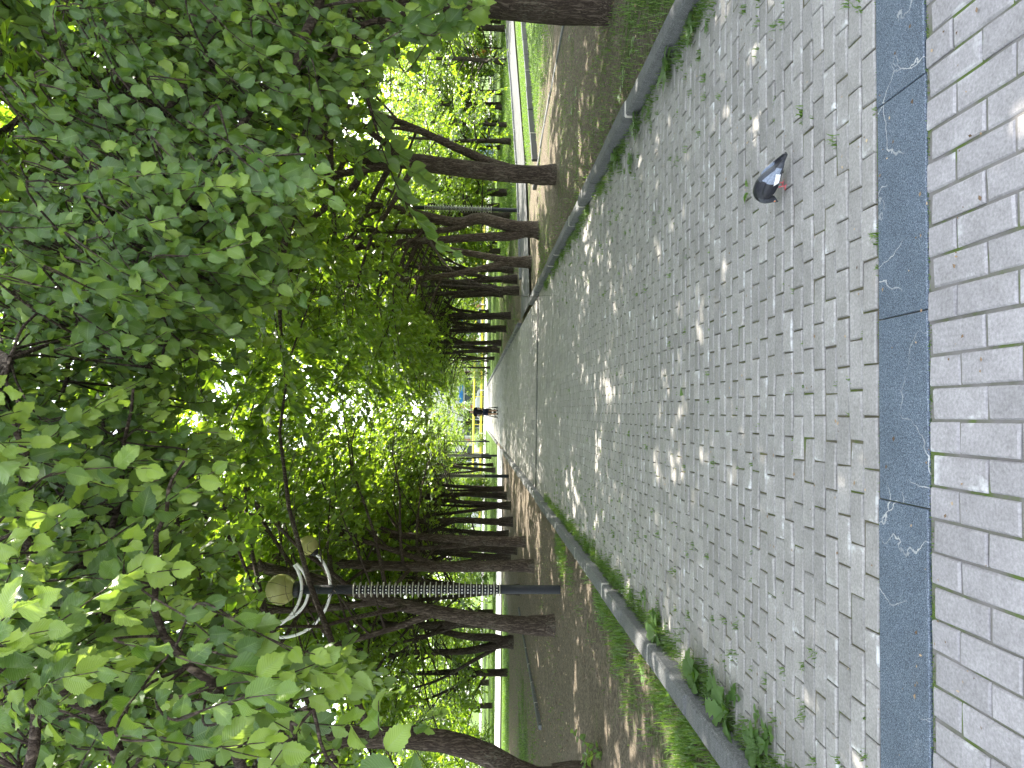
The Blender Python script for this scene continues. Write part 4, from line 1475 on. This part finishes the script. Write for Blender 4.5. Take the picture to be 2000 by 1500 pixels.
def loft(mb, rows, n=20):
    """rows: centre x,y,z, half width, half height; sections stand across the run of centres"""
    rows = np.array(rows, float)
    P = smooth_line(rows, len(rows) * 5)
    T = np.gradient(P[:, :3], axis=0)
    T /= np.linalg.norm(T, axis=1)[:, None]
    A = np.cross(T, np.array([0, 0, 1.0]))
    A /= np.linalg.norm(A, axis=1)[:, None] + 1e-9
    B = np.cross(A, T)
    th = np.linspace(0, 2 * math.pi, n, endpoint=False)
    V = P[:, None, :3] + np.maximum(P[:, 3], .0015)[:, None, None] * np.cos(th)[None, :, None] * A[:, None] + np.maximum(P[:, 4], .0015)[:, None, None] * np.sin(th)[None, :, None] * B[:, None]
    m = len(P)
    i = np.arange(m - 1)[:, None] * n
    j = np.arange(n)[None, :]
    k = (j + 1) % n
    F = np.stack([i + j, i + k, i + n + k, i + n + j], -1).reshape(-1, 4)
    mb.add(V.reshape(-1, 3), F)
    mb.add(V[0], np.arange(n)[::-1][None, :].copy())
    mb.add(V[-1], np.arange(n)[None, :].copy())


mb = MB()
loft(mb, [(0, -.175, .050, .020, .004), (0, -.13, .058, .026, .007), (0, -.09, .072, .036, .022), (0, -.04, .090, .050, .044), (0, .01, .108, .058, .059), (0, .055, .110, .055, .060),
          (0, .086, .092, .044, .044), (0, .098, .066, .030, .028), (0, .102, .046, .021, .020), (0, .107, .034, .017, .016), (0, .112, .022, .012, .010), (0, .115, .014, .005, .004), (0, .117, .006, .002, .002)])
for sx_ in (-1, 1):                                                     # folded wings, tips crossing over the tail
    loft(mb, [(sx_ * .044, .065, .105, .010, .020), (sx_ * .054, .03, .104, .014, .036), (sx_ * .054, -.03, .095, .012, .036), (sx_ * .042, -.085, .080, .008, .024), (sx_ * .024, -.135, .066, .005, .012), (sx_ * .010, -.165, .060, .003, .005)], 14)
    loft(mb, [(sx_ * .022, .012, .075, .016, .016), (sx_ * .022, .016, .050, .008, .008), (sx_ * .022, .012, .030, .0042, .0042), (sx_ * .022, .008, .006, .0038, .0038)], 10)
    for ta in (-.5, 0, .5, 3.14):
        l_ = .026 if ta < 3 else .014
        loft(mb, [(sx_ * .022, .008, .006, .004, .004), (sx_ * .022 + l_ * .5 * math.sin(ta), .008 + l_ * .5 * math.cos(ta), .005, .003, .003), (sx_ * .022 + l_ * math.sin(ta), .008 + l_ * math.cos(ta), .003, .002, .002)], 8)
PV, PF = remeshed(mb, .0028)
x, y, z = PV.T
c = np.full(len(PV), .15)                                               # slate feathers
c = np.where(y < -.145, .02, c)                                         # black tail end
wing = (np.abs(x) > .026) & (y < .08)
c = np.where(wing & (y > -.02), .04, c)                                 # scalloped dark back and shoulder
c = np.where(wing & (y < -.02) & (y > -.105) & (z > .078 + (y + .06) * .25), .38, c)    # blue grey band
c = np.where(wing & (y < -.02 + (z - .08) * .6) & (y > -.075) & (z < .094) & (z > .062), .58, c)   # white patch
c = np.where(wing & (z < .066) & (y < 0), .12, c)
c = np.where((y < -.095) & (np.abs(x) < .03) & (z > .064), .06, c)      # crossed flight feathers
c = np.where((np.abs(x) < .034) & (y > -.01) & (y < .1) & (z > .11), .05, c)
c = np.where(z < .046 + 0 * y, np.where(y < .06, .78, c), c)
c = np.where((z < .042) & (y < -.06), .15, c)
c = np.where((y > .10) & (z < .016), .12, c)
c = np.where((np.abs(np.abs(x) - .016) < .006) & (np.abs(y - .106) < .005) & (np.abs(z - .036) < .005), .95, c)
lf = np.stack([x, y, c], 1)
t = NT("pigeon_plumage")
u_, v_, rn_ = t.lf()
r_ = t.n("ValToRGB")
r_.color_ramp.interpolation = 'CONSTANT'
stops = [(0, (.012, .013, .018)), (.10, (.045, .050, .062)), (.30, (.20, .235, .30)), (.5, (.78, .78, .76)), (.7, (.46, .10, .11)), (.88, (.7, .22, .04))]
while len(r_.color_ramp.elements) < len(stops):
    r_.color_ramp.elements.new(.5)
for e, (p, cc) in zip(r_.color_ramp.elements, stops):
    e.position, e.color = p, (*cc, 1)
t.l(rn_, r_.inputs[0])
fe = t.noise(t.coord(scale=(1, .45, 1)), 160, 3, .6)
col = t.mix(.6, r_.outputs[0], t.ramp(fe, [(.3, (.5, .5, .5)), (.7, (1.5, 1.5, 1.5))]), 'MULTIPLY')
t.bump(fe, .4, .003)
M['pigeon'] = t.fin(col, .5, .4)
mb = MB()
mb.add(PV, PF, lf)
pg = mb.build("pigeon", M['pigeon'], smooth=True, loc=(1.13, 3.33, .003))
pg.rotation_euler = (0, 0, R(45))
pg.scale = (.86, .86, .86)
tag(pg, "dark slate pigeon with a white wing patch pecking on the grey paving", "pigeon")

# ------------------------------------------------------------------ walker and pushchair
def skin_obj(name, verts, edges, radii, mat, parent=None, sub=2, rootv=0):
    me = bpy.data.meshes.new(name)
    me.from_pydata(verts, edges, [])
    o = bpy.data.objects.new(name, me)
    C.objects.link(o)
    md = o.modifiers.new("skin", 'SKIN')
    md.use_smooth_shade = True
    ly = me.skin_vertices[0] if me.skin_vertices else None
    if ly is None:
        bm_ = None
    o.modifiers.new("sub", 'SUBSURF').levels = sub
    o.modifiers["sub"].render_levels = sub
    for i, r0 in enumerate(radii):
        me.skin_vertices[0].data[i].radius = r0 if isinstance(r0, tuple) else (r0, r0)
        me.skin_vertices[0].data[i].use_root = (i == rootv)
    me.materials.append(mat)
    if parent:
        o.parent = parent
    return o


M['skin'] = plain("skin", (.42, .25, .18), .55, .35, var=.08)
M['hair'] = plain("dark_hair", (.022, .016, .012), .6, .4)
M['tee'] = plain("black_cloth", (.012, .012, .016), .85, .2)
M['shorts'] = plain("navy_cloth", (.018, .022, .045), .85, .2)
M['shoe'] = plain("dark_shoe", (.03, .03, .032), .6, .3)
man = empty("person", (-.02, 42.75, 0))
V = [(0, 0, .94), (0, .01, 1.12), (0, .015, 1.30), (0, .01, 1.44), (0, .02, 1.53), (0, .045, 1.60), (0, .06, 1.70), (0, .055, 1.77)]
E_ = [(i, i + 1) for i in range(7)]
Rd = [(.15, .11), (.13, .095), (.16, .11), (.12, .085), .055, .062, .085, .06]
for sx_ in (-1, 1):
    b = len(V)
    ft = .16 * sx_
    V += [(sx_ * .09, 0, .90), (sx_ * .10, .06 + ft * .35, .50), (sx_ * .10, -.02 + ft, .10), (sx_ * .10, .02 + ft, .045), (sx_ * .11, .15 + ft, .03)]
    Rd += [.095, .062, .042, .045, .035]
    E_ += [(0, b), (b, b + 1), (b + 1, b + 2), (b + 2, b + 3), (b + 3, b + 4)]
    a = len(V)
    V += [(sx_ * .19, .0, 1.42), (sx_ * .235, -.02, 1.16), (sx_ * .20, .20, 1.04), (sx_ * .19, .27, 1.03)]
    Rd += [.055, .045, .033, .030]
    E_ += [(3, a), (a, a + 1), (a + 1, a + 2), (a + 2, a + 3)]
    for q, (dx, L) in enumerate([(-.03, .07), (-.01, .085), (.01, .08), (.03, .065)]):
        f0 = len(V)
        V += [(sx_ * .19 + dx, .30, 1.035), (sx_ * .19 + dx, .30 + L * .6, 1.03), (sx_ * .19 + dx, .30 + L * .8, 1.0)]
        Rd += [.009, .0085, .008]
        E_ += [(a + 3, f0), (f0, f0 + 1), (f0 + 1, f0 + 2)]
    f0 = len(V)
    V += [(sx_ * .155, .285, 1.03), (sx_ * .14, .32, 1.01)]
    Rd += [.010, .009]
    E_ += [(a + 2, f0), (f0, f0 + 1)]
skin_obj("body", V, E_, Rd, M['skin'], man)
V = [(0, 0, .86), (0, .01, 1.12), (0, .015, 1.32), (0, .012, 1.46), (-.20, 0, 1.425), (-.235, -.01, 1.24), (.20, 0, 1.425), (.235, -.01, 1.24)]
skin_obj("shirt", V, [(0, 1), (1, 2), (2, 3), (3, 4), (4, 5), (3, 6), (6, 7)], [(.19, .14), (.18, .13), (.195, .135), (.13, .10), .075, .075, .075, .075], M['tee'], man)
V = [(0, 0, .92), (-.095, 0, .86), (-.105, .02, .56), (.095, 0, .86), (.105, .05, .56)]
skin_obj("shorts", V, [(0, 1), (1, 2), (0, 3), (3, 4)], [(.17, .13), .115, .10, .115, .10], M['shorts'], man)
skin_obj("hair", [(0, .045, 1.66), (0, .045, 1.74), (0, .055, 1.78)], [(0, 1), (1, 2)], [.085, .097, .07], M['hair'], man)
for sx_ in (-1, 1):
    ft = .16 * sx_
    skin_obj("shoe", [(sx_ * .10, -.06 + ft, .05), (sx_ * .10, .05 + ft, .05), (sx_ * .11, .19 + ft, .035)], [(0, 1), (1, 2)], [.045, .05, .04], M['shoe'], man)
tag(man, "person in black shirt and navy shorts walking away down the path behind a pushchair", "person")

pc = empty("pushchair", (-.02, 43.25, 0))
k = MB()
for sx_ in (-1, 1):
    tube(k, smooth_line([(sx_ * .19, -.14, 1.02), (sx_ * .25, .05, .80), (sx_ * .26, .35, .42), (sx_ * .26, .62, .10)], 14), .014, 8)
    tube(k, smooth_line([(sx_ * .26, .28, .55), (sx_ * .29, .05, .32), (sx_ * .30, -.12, .12)], 10), .014, 8)
tube(k, [(-.19, -.14, 1.02), (.19, -.14, 1.02)], .016, 8)
tube(k, [(-.30, -.12, .12), (.30, -.12, .12)], .012, 8)
tube(k, [(-.26, .62, .10), (.26, .62, .10)], .012, 8)
k.build("frame", M['black'], pc, smooth=True)
k = MB()
loft(k, [(0, .02, .40, .20, .03), (0, .12, .42, .22, .06), (0, .34, .44, .22, .07), (0, .46, .50, .20, .05)])
k.build("seat", M['tee'], pc, smooth=True)
k = MB()
loft(k, [(0, .10, .46, .21, .03), (0, .04, .62, .22, .045), (0, .0, .80, .21, .05), (0, .10, .93, .20, .04), (0, .28, .97, .17, .03)])
k.build("hood", M['tee'], pc, smooth=True)
k = MB()
loft(k, [(0, -.10, .20, .17, .02), (0, .05, .20, .20, .07), (0, .35, .21, .20, .07), (0, .45, .23, .17, .02)])
k.build("basket", M['tee'], pc, smooth=True)
for sx_ in (-1, 1):
    for yy, zz, rr in ((-.12, .13, .13), (.62, .11, .11)):
        k = MB()
        lathe(k, [(rr * .25, -.02), (rr * .8, -.02), (rr, -.012), (rr, .012), (rr * .8, .02), (rr * .25, .02)], (sx_ * (.31 if yy < 0 else .27), yy, zz), 24, (1, 0, 0))
        k.build("wheel", M['black'], pc, smooth=True)
tag(pc, "black pushchair being pushed down the path by the walker", "pushchair")

# ------------------------------------------------------------------ what shows beyond the road end of the path
M['yellow'] = plain("yellow_paint", (.62, .52, .05), .6, .4, var=.12)
M['wall'] = plain("pale_plaster", (.62, .60, .56), .9, .2, var=.08, scale=1)
M['brick'] = plain("orange_cladding", (.40, .17, .10), .8, .2, var=.15, scale=4)
M['glass'] = plain("shop_glass", (.06, .075, .085), .12, .6, var=.3)
M['blue'] = plain("blue_sign", (.03, .22, .55), .5, .4, var=.05)
M['shed'] = plain("pale_blue_sheet", (.45, .58, .72), .5, .4, var=.05)
M['car_white'] = plain("white_car_paint", (.72, .72, .72), .25, .6, var=.03)
M['car_grey'] = plain("silver_car_paint", (.42, .43, .45), .25, .6, var=.03)
M['tyre'] = plain("tyre_rubber", (.02, .02, .02), .8, .2)
M['orange'] = plain("orange_paint", (.55, .27, .06), .5, .4, var=.08)

gp = empty("gas_pipe", (0, 99.4, 0))
k = MB()
tube(k, [(-14, 0, 1.42), (46, 0, 1.42)], .13, 12)
k.build("pipe", M['yellow'], gp, smooth=True)
for i in range(16):
    k = MB()
    box(k, (-13.5 + i * 3.9, 0, .64), (.09, .09, 1.30))
    k.build("post", M['yellow'], gp)
tag(gp, "long yellow gas pipe on posts running along the far side of the road", "pipe")
fe = empty("road_fence", (0, 98.9, 0))
for i in range(20):
    k = MB()
    box(k, (-13.5 + i * 3.0, 0, .42), (2.8, .06, .30), 0, .02)
    k.build("panel", M['yellow'], fe)
    k = MB()
    box(k, (-15 + i * 3.0, 0, .30), (.08, .10, .68))
    k.build("post", M['white_metal'], fe)
tag(fe, "low yellow fence of short panels along the far kerb of the road", "fence")


def car(loc, rz, paint, label):
    o = empty("parked_car", loc, rz)
    prof = [(-2.1, .35), (-2.15, .7), (-2.0, .92), (-1.5, 1.0), (-1.05, 1.38), (-.5, 1.47), (.35, 1.45), (.95, 1.02), (1.75, .92), (2.1, .72), (2.12, .38)]
    k = MB()
    n = len(prof)
    P = []
    for yy, s_ in ((-.84, .96), (-.70, 1.0), (.70, 1.0), (.84, .96)):
        for x, z in prof:
            inn = .10 if z > 1.05 else 0
            P.append((x, yy * (1 - inn), .3 + (z - .3) * s_))
    F = []
    for a in range(3):
        for i in range(n):
            j = (i + 1) % n
            F.append((a * n + i, a * n + j, (a + 1) * n + j, (a + 1) * n + i))
    F += [tuple(range(n))[::-1], tuple(range(3 * n, 4 * n))]
    k.add(P, F)
    k.build("body", paint, o)
    for s_ in (-1, 1):
        k = MB()
        k.add([(-1.0, s_ * .775, 1.02), (.85, s_ * .775, 1.02), (.35, s_ * .765, 1.36), (-.85, s_ * .765, 1.36)], [(0, 1, 2, 3) if s_ < 0 else (3, 2, 1, 0)])
        k.build("side_window", M['glass'], o)
        for xx in (-1.35, 1.35):
            k = MB()
            lathe(k, [(.0, -.10), (.30, -.10), (.33, -.06), (.33, .06), (.30, .10), (.0, .10)], (xx, s_ * .76, .33), 20, (0, 1, 0))
            w_ = k.build("wheel", M['tyre'], o, smooth=False)
            k = MB()
            lathe(k, [(.0, -.115), (.19, -.112), (.20, -.09)] if s_ < 0 else [(.0, .115), (.19, .112), (.20, .09)], (xx, s_ * .76, .33), 16, (0, 1, 0))
            k.build("rim", M['car_grey'], w_)
    tag(o, label, "car")


car((1.2, 105.5, .0), 0.0, M['car_grey'], "silver car parked beyond the yellow fence, facing right, above the path end")
car((-5.6, 105.8, .0), math.pi, M['car_white'], "white car parked beyond the yellow fence, left of the walker")
car((10.0, 106, .0), 0.0, M['car_white'], "white car parked beyond the yellow fence, right of the path end")

bl = empty("shop_building", (0, 118, 0))
k = MB()
box(k, (16, 5, 4.5), (70, 10, 9.0))
wl_ = k.build("wall", M['wall'], bl)
k = MB()
box(k, (16, 4.9, 9.15), (71, 10.6, .3))
k.build("roof", M['asphalt'], bl)
for i in range(12):
    x = -16 + i * 5.6
    k = MB()
    box(k, (x, -.12, 2.2), (.5, .25, 4.4))
    k.build("pilaster", M['brick'], bl)
    k = MB()
    box(k, (x + 2.8, -.04, 1.75), (4.2, .10, 2.7))
    f_ = k.build("shop_window", M['white_metal'], bl)
    for q in (-1, 0, 1):
        k = MB()
        box(k, (x + 2.8 + q * 1.36, -.085, 1.75), (1.26, .03, 2.5))
        k.build("pane", M['glass'], f_)
    k = MB()
    box(k, (x + 2.8, -.05, 6.4), (2.2, .12, 1.6))
    f_ = k.build("window", M['white_metal'], bl)
    k = MB()
    box(k, (x + 2.8, -.1, 6.4), (2.0, .06, 1.4))
    k.build("pane", M['glass'], f_)
for x, w_, m_ in [(3.1, 3.4, 'blue'), (-13.6, 3.6, 'brick'), (14.5, 4.0, 'blue'), (-2.8, 3.0, 'white_metal')]:
    k = MB()
    box(k, (x, -.14, 3.55), (w_, .16, .62), 0, .03)
    k.build("sign_board", M[m_], bl)
tag(bl, "long pale shop building with orange pilasters across the road", "building")

ar = empty("white_arch", (.8, 80.5, 0))
k = MB()
for yy, rr in ((0, 2.2), (.9, 2.2)):
    a = np.linspace(0, math.pi * .62, 22)
    tube(k, np.stack([1.6 - rr * np.cos(a) * .55, np.full(22, yy), -.05 + 2.9 * np.sin(a)], 1), .045, 8)
k.build("hoop", M['white_metal'], ar, smooth=True)
ar.location = (-.6, 101.5, 0)
tag(ar, "pair of bent white hoops beside the road, just right of the walker", "arch")

# across the lawn: a sheet-metal shed, railings and a playground climber
sh = empty("shed", (24.5, 64.0, -.03), R(-12))
k = MB()
for i in range(24):
    box(k, (-2.2 + i * .19, 0, 1.15), (.15, .06, 2.2), 0, .02)
box(k, (0, 1.6, 1.12), (4.5, 3.0, 2.2))
k.build("wall", M['shed'], sh)
k = MB()
box(k, (0, 1.5, 2.32), (4.9, 3.5, .12))
k.build("roof", M['white_metal'], sh)
tag(sh, "pale blue sheet-metal shed across the lawn, seen between two dark trunks", "shed")
fn = empty("railing_fence", (0, 58, -.03))
k = MB()
for zz in (.25, 1.35):
    box(k, (34, 0, zz), (40, .04, .05))
k.build("rail", M['iron'], fn)
k = MB()
for i in range(180):
    box(k, (14.2 + i * .22, 0, .78), (.022, .022, 1.5))
o = k.build("bars", M['iron'], fn)
o["kind"] = 'stuff'
tag(fn, "thin black railing fence across the lawn on the far right", "fence")
pl = empty("playground_climber", (22.9, 44.6, -.03), R(20))
for s_ in (-.5, .5):
    k = MB()
    tube(k, [(s_, 0, -.1), (s_, 0, 2.2)], .05, 10)
    k.build("post", M['bark_dark'], pl)
k = MB()
a = np.linspace(0, 2 * math.pi, 30)
tube(k, np.stack([.26 * np.cos(a), 0 * a, 1.35 + .26 * np.sin(a)], 1), .07, 10)
tube(k, np.stack([.11 * np.cos(a), 0 * a, 1.35 + .11 * np.sin(a)], 1), .045, 10)
k.build("ring_panel", M['orange'], pl, smooth=True)
for zz in (.8, 1.9):
    k = MB()
    tube(k, [(-.5, 0, zz), (.5, 0, zz)], .035, 8)
    k.build("rung", M['orange'], pl)
tag(pl, "orange ring-shaped playground climber at the far right of the lawn", "climber")
